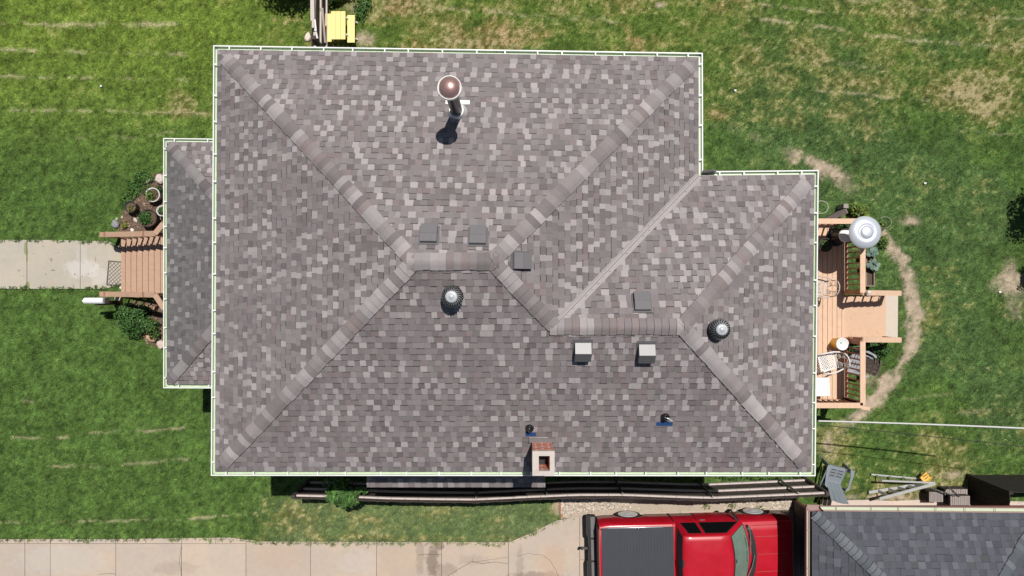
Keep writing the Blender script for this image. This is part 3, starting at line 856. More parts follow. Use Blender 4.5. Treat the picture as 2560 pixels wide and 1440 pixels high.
for i, sg in ((3, (0, 1)), (0, (0, .97)), (2, (.03, 1))):
    gutter(house, Q_lip, i, ZP, sg, rng=grng, strap=.62)
m_porch = mat("porch_boards", (.33, .20, .14), .7, var=.2, scale=6, stretch=(1, 8, 1))
mb = MB(); mb.box(-8.62, -5.9, pxy(408, 960, ZP)[1] + .1, pxy(408, 355, ZP)[1] - .1, 1.02, 1.06)
mb.box(-8.60, -8.55, pxy(408, 960, ZP)[1] + .1, pxy(408, 355, ZP)[1] - .1, .0, 1.02)
mb.build("porch_floor", m_porch, house)
for y in (3.55, 1.75, -.55, -2.3):
    mb = MB(); mb.box(-8.6, -8.48, y - .06, y + .06, 1.06, ZP - .05); mb.build("porch_post", m_white, house)

# ---- bump-out roof under the south eave
zb = 4.42
B_lip = [pxy(917, 1218, zb), pxy(1363, 1218, zb), (pxy(1363, 1218, zb)[0], -3.5), (pxy(917, 1218, zb)[0], -3.5)]
yb = B_lip[0][1]; x0, x1 = B_lip[0][0], B_lip[1][0]; run = -3.5 - yb; h_ = .45
f0 = [Vector((x0, yb, zb)), Vector((x1, yb, zb)), Vector((x1 - run * .5, -3.5, zb + run * h_)), Vector((x0 + run * .5, -3.5, zb + run * h_))]
BF = {'bs': f0, 'be': [f0[1], Vector((x1, -3.5, zb)), f0[2]], 'bw': [Vector((x0, -3.5, zb)), f0[0], f0[3]]}
mb = MB()
for k, (a, b) in (('bs', (0, 1)),):
    shingle_face(mb, [[t2(p) for p in BF[k]]], BF[k][a], BF[k][b], fit_plane(BF[k]), rng, PAL_HOUSE, LIGHT_HOUSE, course=.12, plight=.2)
for k in ('be', 'bw'):
    zf = fit_plane(BF[k]); e = (BF[k][0], BF[k][1])
    shingle_face(mb, [[t2(p) for p in BF[k]]], e[0], e[1], zf, rng, PAL_HOUSE, LIGHT_HOUSE, course=.12, plight=.3)
mb.box(x0 + .02, x1 - .02, yb + .02, -3.52, zb - .12, zb - .02, 1, (.5, .47, .44, 1))
mb.build("bay_roof", [m_shingle, m_siding], house)
mb = MB(); mb.box(x0 + .15, x1 - .15, yb + .18, -3.4, .3, zb - .11); mb.build("bay_wall", m_siding, house)

# ---- roof furniture
def frame(k, u, v):
    """point of roof plane k under pixel (u, v), with the plane's axes"""
    z = 7.0
    for _ in range(30):
        p = at(u, v, z); z = ZF[k](p.x, p.y)
    p = at(u, v, z)
    nx_ = ZF[k](1, 0) - ZF[k](0, 0); ny_ = ZF[k](0, 1) - ZF[k](0, 0)
    n = Vector((-nx_, -ny_, 1)).normalized(); up = Vector((nx_, ny_, nx_ ** 2 + ny_ ** 2)).normalized(); e = up.cross(n).normalized()
    return p, e, up, n
m_vent = mat("vent_grey_metal", (.172, .162, .170), .75, var=.08, spec=.2); m_vents = mat("vent_glint_metal", (.105, .103, .11), .40, var=.10, metal=.12)  # m_vents: glossier copy of the vent metal, for sun glint on south hoods
m_vent2 = mat("vent_flange", (.12, .118, .126), .6, var=.1)
def box_vent(k, u, v, w, l, h0=.06, h1=.125, tilt=0.0, m_hood=None):
    p, e, up, n = frame(k, u, v); p = p + n * .012
    X = lambda a, b, c: p + e * a + up * b + n * c
    mb = MB(); m = .035
    mb.hexa([X(-w / 2 - m, -l / 2 - .01, 0), X(w / 2 + m, -l / 2 - .01, 0), X(w / 2 + m, l / 2 + m, 0), X(-w / 2 - m, l / 2 + m, 0), X(-w / 2 - m, -l / 2 - .01, .012), X(w / 2 + m, -l / 2 - .01, .012), X(w / 2 + m, l / 2 + m, .012), X(-w / 2 - m, l / 2 + m, .012)])
    fl = mb.build("box_vent", m_vent2, house)
    mb = MB(); b0, b1, bc = -l / 2, l / 2, tilt * l
    prof = [(b0, .03), (b0, h1 * .86), (bc - .012, h1), (bc + .012, h1), (b1, h0 + .02), (b1, .012)]
    A = [X(-w / 2, a, c) for a, c in prof]; B = [X(w / 2, a, c) for a, c in prof]; q = len(prof)
    mb.add(A + B, [(i, q + i, q + i + 1, i + 1) for i in range(q - 1)] + [tuple(range(q)), tuple(range(2 * q - 1, q - 1, -1))])
    # a pressed seam along the crease
    mb.hexa([X(-w / 2, bc - .008, h1), X(w / 2, bc - .008, h1), X(w / 2, bc + .008, h1), X(-w / 2, bc + .008, h1), X(-w / 2, bc - .008, h1 + .005), X(w / 2, bc - .008, h1 + .005), X(w / 2, bc + .008, h1 + .005), X(-w / 2, bc + .008, h1 + .005)])
    mb.build("vent_hood", m_hood or m_vent, fl)
box_vent('N', 1073, 588, .305, .36, tilt=.08); box_vent('N', 1195, 592, .305, .37, tilt=.06)
box_vent('E2', 1301, 652, .30, .36, tilt=.02)
box_vent('E3', 1604, 757, .305, .38, tilt=.02); box_vent('S', 1456, 871, .31, .36, tilt=.03, h0=.05, h1=.215, m_hood=m_vents); box_vent('S', 1614, 875, .31, .36, tilt=.03, h0=.05, h1=.215, m_hood=m_vents)  # south hoods are taller, their upper facet angled to mirror the sun

m_alu = mat("galvanised_metal", (.75, .76, .78), .32, metal=.4, var=.1, scale=14)
m_alud = mat("galvanised_vanes", (.44, .45, .47), .36, metal=.35, var=.15, scale=14)
def turbine(k, u, v, r=.20):
    p, e, up, n = frame(k, u, v); c = Vector((p.x, p.y, p.z - .02))
    root = MB()
    root.lathe([(r * .72, -.12), (r * .72, .10), (r * .80, .11)], c, 28, 1); root.lathe([(r * .6, .1), (r * .86, .2), (r * .86, .32), (r * .5, .42), (0, .42)], c, 28, 1)  # black core stands for the shade between the vanes
    base = root.build("turbine_vent", [m_alud, m_black], house)
    mb = MB(); N = 22
    for i in range(N):
        a0 = 2 * math.pi * i / N; P0 = []; P1 = []
        for j in range(7):
            t = j / 6; ph = R(-38 + 98 * t); rr = r * (1.02 * math.cos(ph) ** .8 + .02); zz = .26 + r * .85 * math.sin(ph)
            tw = a0 + t * .75; wd = 2 * math.pi / N * .62
            P0.append(c + Vector((rr * math.cos(tw), rr * math.sin(tw), zz)))
            r2_ = rr * .90; P1.append(c + Vector((r2_ * math.cos(tw + wd), r2_ * math.sin(tw + wd), zz - .004)))
        mb.add(P0 + P1, [(j, 7 + j, 8 + j, j + 1) for j in range(6)], 0, None, True)
    mb.build("turbine_vanes", m_alud, base)
    mb = MB(); mb.lathe([(r * .56, .415), (r * .55, .432), (r * .40, .447), (r * .18, .455), (r * .17, .462), (r * .1, .466), (.012, .468), (0.0, .48)], c, 32)
    mb.build("turbine_cap", m_alu, base)
turbine('S', 1133, 741); turbine('E4', 1790, 821)

# flue pipe
p, e, up, n = frame('N', 1143, 287)
ftop = 8.80; q_ = at(1123, 217, ftop); fx, fy = q_.x, q_.y; fz = ZF['N'](fx, fy)
p, e, up, n = frame('N', 1144, 262)
mb = MB()
X = lambda a, b, c: p + e * a + up * b + n * c
mb.hexa([X(-.25, .00, .01), X(.25, .00, .01), X(.25, -.11, .01), X(-.25, -.11, .01), X(-.25, .0, .022), X(.25, .0, .022), X(.25, -.11, .022), X(-.25, -.11, .022)])
mb.lathe([(.215, -.14), (.20, .02), (.165, .12), (.150, .22), (.145, .235)], (fx, fy, fz), 32)
flue = mb.build("flue_pipe", m_white, house)
m_pipe = mat("flue_black_steel", (.045, .043, .042), .35, metal=.5, var=.25, scale=8)
mb = MB(); mb.lathe([(.118, .1), (.118, 1.60), (.128, 1.60), (.128, 1.68)], (fx, fy, fz), 32); mb.build("flue_pipe_shaft", m_pipe, flue)
m_cop = mat("weathered_copper", (.44, .27, .25), .36, metal=.6, var=.18, scale=12, dirt=(.2, .13, .12), dirt_amt=.3)
ch = ftop - fz
mb = MB(); mb.lathe([(.19, ch - .18), (.207, ch - .16), (.217, ch - .06), (.215, ch - .04), (.200, ch - .04), (.198, ch - .075)], (fx, fy, fz), 48); mb.build("flue_cap_band", m_white, flue)
mb = MB(); mb.lathe([(.186, ch - .085), (.188, ch - .03), (.172, ch - .01), (.14, ch + .02), (.10, ch + .043), (.05, ch + .056), (.012, ch + .06), (0, ch + .061)], (fx, fy, fz), 48); mb.build("flue_cap", m_cop, flue)
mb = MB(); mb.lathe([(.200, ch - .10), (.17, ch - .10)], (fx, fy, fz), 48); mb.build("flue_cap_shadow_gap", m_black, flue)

# plumbing stacks with strips of blue tape
m_tape = mat("blue_tape", (.017, .065, .20), .5, var=.15)
m_boot = mat("black_rubber_boot", (.012, .012, .013), .3, var=.2)
for (u, v, tu, tv, hollow) in ((1324, 1069, 1327, 1084, True), (1662, 1041, 1661, 1058, False)):
    p, e, up, n = frame('S', u, v); mb = MB()
    mb.lathe([(.095, -.05), (.090, .03), (.062, .07), (.060, .19), (.047, .19), (.047, .05), (0, .05)], p, 24)
    st = mb.build("plumbing_stack", m_boot, house)
    mb = MB(); q, e, up, n = frame('S', tu, tv); X = lambda a, b, c: q + e * a + up * b + n * c
    w, l = (.11 if hollow else .165, .045)
    mb.hexa([X(-w, -l, .022), X(w, -l, .022), X(w, l, .022), X(-w, l, .022), X(-w, -l, .026), X(w, -l, .026), X(w, l, .026), X(-w, l, .026)]); mb.build("tape_strip", m_tape, st)
    if not hollow:
        mb = MB(); mb.tube([p + Vector((0, 0, .18)), p + Vector((.05, -.02, .2)), p + Vector((.12, -.07, .15))], .012); mb.build("vent_rod", m_alu, st)

# chimney
m_brick, nt, b = nodes_of("red_brick")
tc = nt.nodes.new("ShaderNodeTexCoord"); sp = nt.nodes.new("ShaderNodeSeparateXYZ"); nt.links.new(tc.outputs["Object"], sp.inputs[0])
cx_ = nt.nodes.new("ShaderNodeCombineXYZ"); nt.links.new(mathn(nt, 'ADD', sp.outputs[0], sp.outputs[1]), cx_.inputs[0]); nt.links.new(sp.outputs[2], cx_.inputs[1])
bt = nt.nodes.new("ShaderNodeTexBrick"); nt.links.new(cx_.outputs[0], bt.inputs["Vector"])
bt.inputs["Scale"].default_value = 1; bt.inputs["Brick Width"].default_value = .26; bt.inputs["Row Height"].default_value = .125; bt.inputs["Mortar Size"].default_value = .017
bt.inputs["Color1"].default_value = (.62, .13, .055, 1); bt.inputs["Color2"].default_value = (.46, .085, .04, 1); bt.inputs["Mortar"].default_value = (.68, .58, .50, 1)
nz = ramp(nt, noise(nt, 14, 4, .7), .60, .72)
nt.links.new(mixc(nt, nz, bt.outputs[0], (.62, .53, .46)), b.inputs["Base Color"]); b.inputs["Roughness"].default_value = .9
m_crown = mat("chimney_crown", (.55, .485, .44), .9, var=.12, scale=10, dirt=(.3, .27, .25), dirt_amt=.4, dscale=7)
zc = 7.48
cx0, cy1 = pxy(1331, 1128, zc); cx1, cy0 = pxy(1386.5, 1189.5, zc)
hx0, hy1 = pxy(1347, 1140, zc); hx1, hy0 = pxy(1374.5, 1178, zc)
mb = MB(); tz = zc - .09; e_ = .012
for (a, b_, c, d_) in ((cx0 + e_, cx1 - e_, hy1, cy1 - e_), (cx0 + e_, cx1 - e_, cy0 + e_, hy0), (cx0 + e_, hx0, hy0, hy1), (hx1, cx1 - e_, hy0, hy1)):
    mb.box(a, b_, c, d_, 5.2, tz)
chim = mb.build("chimney", m_brick, house)
mb = MB()
for (a, b_, c, d_) in ((cx0, cx1, hy1, cy1), (cx0, cx1, cy0, hy0), (cx0, hx0, hy0, hy1), (hx1, cx1, hy0, hy1)):
    mb.box(a, b_, c, d_, tz, zc)
mb.build("chimney_crown", m_crown, chim)
mb = MB(); mb.box(hx0 - .01, hx1 + .01, hy0 - .01, hy1 + .01, 5.9, 6.9); mb.build("flue_floor", m_black, chim)
mb = MB(); z0 = ZF['S'](cx0, cy1)
mb.hexa([(cx0 - .05, cy1 - .02, z0 - .02), (cx1 + .05, cy1 - .02, z0 - .02), (cx1 + .05, cy1 + .07, z0 + .03), (cx0 - .05, cy1 + .07, z0 + .03), (cx0 - .05, cy1 - .02, z0 + .08), (cx1 + .05, cy1 - .02, z0 + .08), (cx1 + .05, cy1 + .07, z0 + .085), (cx0 - .05, cy1 + .07, z0 + .085)])
mb.build("chimney_flashing", m_under, chim)

# ---------------------------------------------------------------- garage
ZG = 2.75
garage = thing("garage", "garage with blue grey hip roof and pale gutters in the bottom right corner", "garage", (0, 0, 0))
G_lip = [pxy(2016, 1265, ZG), (13.96, pxy(2018, 1270, ZG)[1] - .0), (13.96, -12.9), (pxy(2018, 1262, ZG)[0] - .03, -12.9)]
G_roof = offset_poly(G_lip, .135)
ge = [Vector((*p, ZG + .012)) for p in G_roof]
hw = (ge[1].x - ge[0].x) / 2; gp = .5
T1 = Vector((ge[0].x + hw, ge[0].y - hw, ZG + gp * hw)); T2 = Vector((ge[0].x + hw, ge[3].y + hw, ZG + gp * hw))
GF = {'gn': [ge[0], ge[1], T1], 'ge': [ge[1], ge[2], T2, T1], 'gw': [ge[3], ge[0], T1, T2], 'gs': [ge[2], ge[3], T2]}
GZ = {k: fit_plane(v) for k, v in GF.items()}; ZF.update(GZ)
mb = MB()
for k, (a, b_) in {'gn': (0, 1), 'gw': (3, 0), 'ge': (1, 2)}.items():
    shingle_face(mb, [[t2(p) for p in GF[k]]], ge[[0, 3, 1][['gn', 'gw', 'ge'].index(k)]], ge[[1, 0, 2][['gn', 'gw', 'ge'].index(k)]], GZ[k], rng, PAL_GAR, LIGHT_GAR, course=.155, plight=.16, wr=(.11, .22), band=(.055, .057, .07))
for k in GF: mb.add([(p.x, p.y, p.z - .012) for p in GF[k]], [tuple(range(len(GF[k])))], 1, (.1, .1, .12, 1))
groof = mb.build("roof", [m_shingle, m_under], garage)
gcp = [(.112, .123, .138), (.10, .11, .124), (.128, .14, .154), (.09, .10, .112)]
ridge_cap(t2(ext(ge[0], T1, .02)), t2(T1), ZF['gn'], ZF['gw'], random.Random(31), gcp, [(.14, .153, .167)], w=.14, expo=.135).build("ridge_cap", m_shingle, groof)
ridge_cap(t2(ext(ge[1], T1, .02)), t2(T1), ZF['ge'], ZF['gn'], random.Random(32), gcp, [(.14, .153, .167)], w=.14, expo=.135).build("ridge_cap", m_shingle, groof)
m_cream = mat("cream_gutter", (.52, .58, .43), .5, var=.06); m_maroon = mat("maroon_fascia", (.20, .055, .055), .6, var=.15); m_gsid = mat("tan_garage_siding", (.60, .49, .42), .8, var=.10, scale=3, stretch=(1, 1, 14))
m_fade = mat("pinkish_gutter_lip", (.33, .215, .195), .6, var=.15)
g0 = gutter(garage, G_lip, 0, ZG, (.055, 1), inner=m_cream, outer=m_fade, wide=.112, lipw=.016, depth=.05, rng=grng, strap=.78, strapw=.012)
gutter(garage, G_lip, 3, ZG, (0, 1), inner=m_cream, outer=m_fade, wide=.070, lipw=.030, depth=.04, rng=grng, strap=1.0)
mb = MB(); q = [pxy(2018, 1262, ZG), pxy(2048, 1263, ZG), pxy(2047, 1276, ZG), pxy(2021, 1277, ZG)]; mb.prism(q, ZG - .05, ZG - .012); mb.build("gutter_end", m_fade, garage)
gx0, gy1 = pxy(1985, 1278, 0); gx1 = 13.45
mb = MB(); mb.box(gx0, gx1, -12.4, gy1, 0, ZG - .02)
gw = mb.build("wall", m_gsid, garage)
mb = MB(); mb.box(G_lip[0][0] + .03, 13.9, -12.8, G_lip[0][1] - .04, ZG - .19, ZG - .11); mb.build("soffit", m_maroon, garage)
mb = MB(); 
for i in range(9): mb.box(gx0, gx1, gy1, gy1 + .012, .02 + i * .27, .24 + i * .27)
mb.build("lap_siding", m_gsid, gw)
m_gtrim = mat("dark_brown_trim", (.10, .07, .062), .7, var=.2); m_gdoor = mat("slate_garage_door", (.10, .105, .14), .55, var=.1, scale=3)
mb = MB(); mb.box(gx0 - .03, gx0 + .02, gy1 - .1, gy1 + .34, 0, ZG - .1); mb.build("wing_wall", m_gtrim, garage)
mb = MB()
for i in range(4): mb.box(gx0 - .02, gx0, gy1 - 4.2, gy1 - .12, .02 + i * .56, .55 + i * .56)
mb.build("garage_door", m_gdoor, garage)
mb = MB(); mb.box(gx0 - .05, gx0 + .04, gy1 + .342, gy1 + .38, 0, ZG - .1); mb.build("corner_board", m_maroon, garage)

ap = MB(); ap.prism([tuple(at(u, v)[:2]) for u, v in [(2050, 1249), (2115, 1250), (2170, 1249), (2225, 1252), (2300, 1249), (2440, 1251), (2600, 1254), (2600, 1310), (2050, 1310)]], -.02, .03, 0, (1, 1, 1, 1))
tag(ap.build("garage_apron", stained("apron_concrete", (.60, .50, .44), [])), "pale concrete strip along the north wall of the garage", "apron", kind="structure")
# ---------------------------------------------------------------- fences
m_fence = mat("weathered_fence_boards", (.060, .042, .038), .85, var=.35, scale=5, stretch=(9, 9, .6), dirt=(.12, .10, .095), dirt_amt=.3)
m_rail = mat("bleached_fence_rail", (.56, .485, .455), .8, var=.12, scale=6, dirt=(.3, .25, .23), dirt_amt=.3)
m_post = mat("galvanised_post", (.20, .20, .20), .45, metal=.6, var=.15)
m_bright = mat("post_cap_metal", (.6, .6, .6), .3, metal=.9)

fence = thing("wooden_fence", "long dark wooden fence between the house and the driveway, with bleached rails", "fence", at(1400, 1197, 0))
top = [(742, 1238), (825, 1240), (887, 1241.5), (965, 1245), (1080, 1247), (1190, 1248), (1309, 1242), (1440, 1236.5), (1561, 1236.5), (1680, 1241), (1779, 1244), (1920, 1238), (2062, 1231.5)]
tw = [at(u, v, 1.62) for u, v in top]
def along(P, n):
    L = [0]
    for a, b_ in zip(P[:-1], P[1:]): L.append(L[-1] + (b_ - a).length)
    out = []
    for i in range(n):
        s = L[-1] * i / (n - 1); k = 0
        while k < len(L) - 2 and L[k + 1] < s: k += 1
        out.append(P[k] + (P[k + 1] - P[k]) * ((s - L[k]) / (L[k + 1] - L[k])))
    return out
rf = random.Random(21)
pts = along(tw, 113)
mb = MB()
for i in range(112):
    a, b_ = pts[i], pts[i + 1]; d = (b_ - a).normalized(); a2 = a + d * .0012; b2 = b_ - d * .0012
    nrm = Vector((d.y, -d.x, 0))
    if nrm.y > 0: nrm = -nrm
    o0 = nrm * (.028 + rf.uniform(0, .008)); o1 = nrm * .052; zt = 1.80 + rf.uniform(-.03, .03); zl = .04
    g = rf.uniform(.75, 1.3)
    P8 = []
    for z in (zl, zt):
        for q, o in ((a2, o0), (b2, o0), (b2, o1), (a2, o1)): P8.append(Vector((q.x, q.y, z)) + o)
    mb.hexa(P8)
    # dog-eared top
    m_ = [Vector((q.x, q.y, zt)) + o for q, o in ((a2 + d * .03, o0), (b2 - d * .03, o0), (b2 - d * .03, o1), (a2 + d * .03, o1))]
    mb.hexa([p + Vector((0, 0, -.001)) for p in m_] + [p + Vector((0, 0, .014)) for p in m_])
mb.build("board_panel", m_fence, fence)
def rail(z0, z1, seg, h=.085, w=.045, off=.0):
    P = along(tw, 40); mb = MB()
    P = [p for p in P if seg[0] <= p.x <= seg[1]]
    for a, b_ in zip(P[:-1], P[1:]):
        d = (b_ - a).normalized(); nrm = Vector((-d.y, d.x, 0))
        if nrm.y < 0: nrm = -nrm
        mb.beam(Vector((a.x, a.y, (z0 + z1) / 2)) + nrm * off - d * .004, Vector((b_.x, b_.y, (z0 + z1) / 2)) + nrm * off + d * .004, w, h)
    mb.build("rail", m_rail, fence)
xr = tw[-1].x
for z in (.30, .98, 1.62): rail(z - .04, z + .04, (-6.1, xr))
for u in (1190, 1369, 1561, 1776, 1993):
    p = min(pts, key=lambda q: abs(q.x - at(u, 1236, 1.7).x)) + Vector((0, .06, 0))
    mb = MB(); mb.tube([(p.x, p.y, 0), (p.x, p.y, 1.70)], .03, 10); po_ = mb.build("post", m_post, fence)
    mb = MB(); mb.lathe([(.034, 1.70), (.034, 1.72), (.02, 1.745), (0, 1.75)], (p.x, p.y, 0), 12); mb.build("post_cap", m_bright, po_)
p = pts[-1]; mb = MB(); mb.box(p.x - .02, p.x + .08, p.y - .06, p.y + .05, 0, 1.74); mb.build("post", m_fence, fence)
p = pts[0]; mb = MB(); mb.box(p.x - .10, p.x - .0, p.y - .06, p.y + .05, 0, 1.80); mb.build("post", m_fence, fence)

# side fence at the top of the photo, running away from the house
xf = at(784, 40, 1.72).x
f2 = thing("wooden_fence", "short dark wooden fence beside the yellow picnic table, with a split pale cap", "fence", (xf, 6.2, 0))
mb = MB(); y = 5.16
while y < 9.6:
    mb.box(xf - .05, xf - .03, y, y + .135, .03, 1.76 + rf.uniform(-.04, .03)); y += .14
mb.build("board_panel", m_fence, f2)
for z, y0 in ((.35, 5.4), (1.0, 5.4), (1.62, 6.95)):
    mb = MB(); mb.beam((xf, y0, z), (xf + .02, 9.6, z), .045, .09); mb.build("rail", m_rail, f2)
mb = MB()
mb.beam((xf - .01, 7.35, 1.80), (xf - .03, 9.6, 1.80), .10, .035); mb.beam((xf + .02, 7.15, 1.815), (xf + .0, 8.2, 1.815), .075, .03)
mb.build("cap_board", m_rail, f2)
mb = MB(); mb.beam((xf + .07, 7.08, 1.77), (xf + .05, 7.38, 1.81), .06, .025); mb.beam((xf + .10, 6.90, 1.70), (xf + .075, 7.06, 1.77), .05, .025); mb.build("splintered_cap", m_white, f2)
mb = MB(); mb.box(xf - .04, xf + .06, 6.85, 6.95, 0, 1.78); mb.build("post", m_fence, f2)
mb = MB(); mb.beam((xf + .01, 5.2, 1.62), (xf + .01, 6.72, 1.62), .06, .04); mb.build("gate_rail", m_rail, f2)
# plank leaning against it
mb = MB(); a_ = at(808, 24, .95); b2_ = at(812, 106, .35)
mb.beam(at(804, 20, 1.1), at(811, 106, .5), .10, .03); o = mb.build("plank", m_rail)
tag(o, "grey plank leaning beside the yellow picnic table and the fence", "plank")

# boundary fence in the lower right
cX, cY = 13.68, -5.62
f3 = thing("wooden_fence", "tall nearly black fence corner at the right edge beside the garage", "fence", (cX, cY, 0))
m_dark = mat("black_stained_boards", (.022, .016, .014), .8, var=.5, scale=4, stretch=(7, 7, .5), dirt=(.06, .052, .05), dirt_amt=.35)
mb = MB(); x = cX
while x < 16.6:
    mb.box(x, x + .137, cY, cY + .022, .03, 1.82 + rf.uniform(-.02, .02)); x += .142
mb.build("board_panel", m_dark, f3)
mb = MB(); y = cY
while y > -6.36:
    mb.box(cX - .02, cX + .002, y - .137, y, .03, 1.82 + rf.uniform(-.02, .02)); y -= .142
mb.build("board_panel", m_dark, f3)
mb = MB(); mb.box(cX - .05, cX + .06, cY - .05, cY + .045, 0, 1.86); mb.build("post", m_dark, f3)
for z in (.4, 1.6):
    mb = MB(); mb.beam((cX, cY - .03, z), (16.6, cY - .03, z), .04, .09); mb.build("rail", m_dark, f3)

# ---------------------------------------------------------------- front steps
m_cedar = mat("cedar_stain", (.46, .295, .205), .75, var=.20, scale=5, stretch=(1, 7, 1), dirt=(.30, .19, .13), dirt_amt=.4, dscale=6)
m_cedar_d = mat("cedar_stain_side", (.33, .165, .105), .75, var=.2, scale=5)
steps = thing("front_steps", "wooden front steps with two flat topped handrails at the end of the front walk", "steps", (-10.8, .65, 0))
sx0, sx1 = -11.63, -9.9; nS = 7; tdp = (sx1 - sx0) / nS; sy0, sy1 = -.16, 1.47
for i in range(nS):
    x = sx0 + tdp * i; z = .16 + (1.06 - .16) * i / (nS - 1)
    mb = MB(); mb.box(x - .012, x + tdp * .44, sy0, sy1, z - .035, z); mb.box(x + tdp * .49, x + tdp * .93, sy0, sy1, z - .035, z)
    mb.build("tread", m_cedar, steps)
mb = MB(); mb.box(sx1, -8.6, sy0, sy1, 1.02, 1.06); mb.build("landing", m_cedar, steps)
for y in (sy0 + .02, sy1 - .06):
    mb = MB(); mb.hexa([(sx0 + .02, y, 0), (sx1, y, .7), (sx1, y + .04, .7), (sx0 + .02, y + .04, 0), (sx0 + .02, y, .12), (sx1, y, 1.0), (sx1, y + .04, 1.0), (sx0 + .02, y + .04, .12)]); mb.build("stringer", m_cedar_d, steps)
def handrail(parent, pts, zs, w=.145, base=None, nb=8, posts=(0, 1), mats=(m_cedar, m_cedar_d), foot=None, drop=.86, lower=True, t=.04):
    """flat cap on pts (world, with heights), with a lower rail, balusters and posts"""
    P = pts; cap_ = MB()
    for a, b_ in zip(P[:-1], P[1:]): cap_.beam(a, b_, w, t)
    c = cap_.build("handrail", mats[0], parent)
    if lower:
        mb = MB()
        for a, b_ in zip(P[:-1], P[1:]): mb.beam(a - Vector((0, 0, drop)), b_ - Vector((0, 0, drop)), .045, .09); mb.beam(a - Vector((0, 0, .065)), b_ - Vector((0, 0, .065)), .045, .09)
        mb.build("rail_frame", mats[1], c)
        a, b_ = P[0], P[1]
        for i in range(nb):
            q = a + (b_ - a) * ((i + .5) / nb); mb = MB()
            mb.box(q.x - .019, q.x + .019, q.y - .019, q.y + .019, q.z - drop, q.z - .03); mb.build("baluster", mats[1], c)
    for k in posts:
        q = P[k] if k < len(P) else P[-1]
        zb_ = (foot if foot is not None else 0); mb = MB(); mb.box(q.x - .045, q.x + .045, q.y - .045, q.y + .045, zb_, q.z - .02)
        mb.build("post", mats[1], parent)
    return c
zlo, zhi = 1.02, 2.06
rN = [at(251, 586.5, zlo), at(388, 584, zhi), at(409, 559, zhi + .02)]
rS = [at(251, 735, zlo), at(388, 737, zhi), at(411, 772, zhi + .02)]
for P in (rN, rS):
    d = (P[1] - P[0]); handrail(steps, [P[0] + d * .0, P[1], P[2]], None, nb=9, posts=(0, 1))
    # darker band where the post tops come through the cap
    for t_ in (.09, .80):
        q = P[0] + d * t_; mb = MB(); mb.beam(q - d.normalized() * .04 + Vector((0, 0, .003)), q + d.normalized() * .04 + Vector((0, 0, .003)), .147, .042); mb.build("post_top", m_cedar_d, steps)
# sunlit bricks of the porch skirt
m_rbr = mat("red_paver", (.36, .215, .17), .9, var=.2)
for i in range(3):
    p = at(366 + i * 9.5, 768 + i * 2, .12); mb = MB(); mb.box(p.x - .045, p.x + .045, p.y - .09, p.y + .07, .0, .12)
    o = mb.build("paver", m_rbr); tag(o, "upright reddish paver by the front shrub, under the angled end of the southern handrail", "paver", "pavers beside the porch")

# metal boot grate on the walk
grate = thing("boot_grate", "dark framed metal mesh grate lying on the front walk at the foot of the steps", "grate", at(284, 683, .034))
m_iron = mat("dark_iron", (.09, .085, .08), .6, metal=.3, var=.2)
C4 = [at(272, 652, .04), at(306, 655, .04), at(306, 714, .04), at(267, 712, .04)]
mb = MB()
for a, b_ in zip(C4, C4[1:] + C4[:1]): mb.beam(a, b_, .022, .02)
mb.build("frame", m_iron, grate)
mb = MB(); e1 = C4[1] - C4[0]; e2 = C4[3] - C4[0]
for k in range(-6, 7):
    for s_ in (1, -1):
        a = None
        L = []
        for t in np.linspace(0, 1, 30):
            w = k / 6 + s_ * t * .62 if s_ > 0 else k / 6 + 1 - .62 * t
            if 0 <= w <= 1: L.append(C4[0] + e1 * t + e2 * w)
        if len(L) > 2: mb.beam(L[0], L[-1], .007, .006)
mb.build("mesh", m_iron, grate)

# mailbox
mail = thing("mailbox", "white mailbox with domed top on a dark brown post in the front lawn", "mailbox", at(303, 754, 0))
bx = at(303, 756, 0); zt = 1.28
mb = MB(); mb.box(bx.x - .055, bx.x + .055, bx.y - .055, bx.y + .055, 0, zt); mb.build("post", mat("dark_brown_post", (.075, .032, .018), .7, var=.25), mail)
mb = MB(); mb.box(bx.x - .5, bx.x + .05, bx.y + .02, bx.y + .07, zt - .30, zt - .2); mb.build("arm", bpy.data.materials["dark_brown_post"], mail)
ml = at(207, 753, 1.42); mr = at(256, 751, 1.42); yc = (ml.y + mr.y) / 2; mb = MB(); prof = []
for k in range(11): a = math.pi * k / 10; prof.append((.088 * math.cos(a), 1.33 + .088 * math.sin(a)))
prof = [(.088, 1.18)] + prof + [(-.088, 1.18)]; q = len(prof)
A = [(ml.x, yc + a, z) for a, z in prof]; B = [(mr.x, yc + a, z) for a, z in prof]
mb.add(A + B, [(i, (i + 1) % q, q + (i + 1) % q, q + i) for i in range(q)] + [tuple(range(q)), tuple(range(2 * q - 1, q - 1, -1))])
mb.build("body", m_white, mail)
mb = MB(); mb.box(ml.x - .05, ml.x, yc - .025, yc + .025, 1.33, 1.37); mb.build("door_pull", m_white, mail)
mb = MB(); mb.box(mr.x, mr.x + .05, yc - .08, yc + .085, 1.17, 1.40); mb.build("back_cap", m_vent, mail)

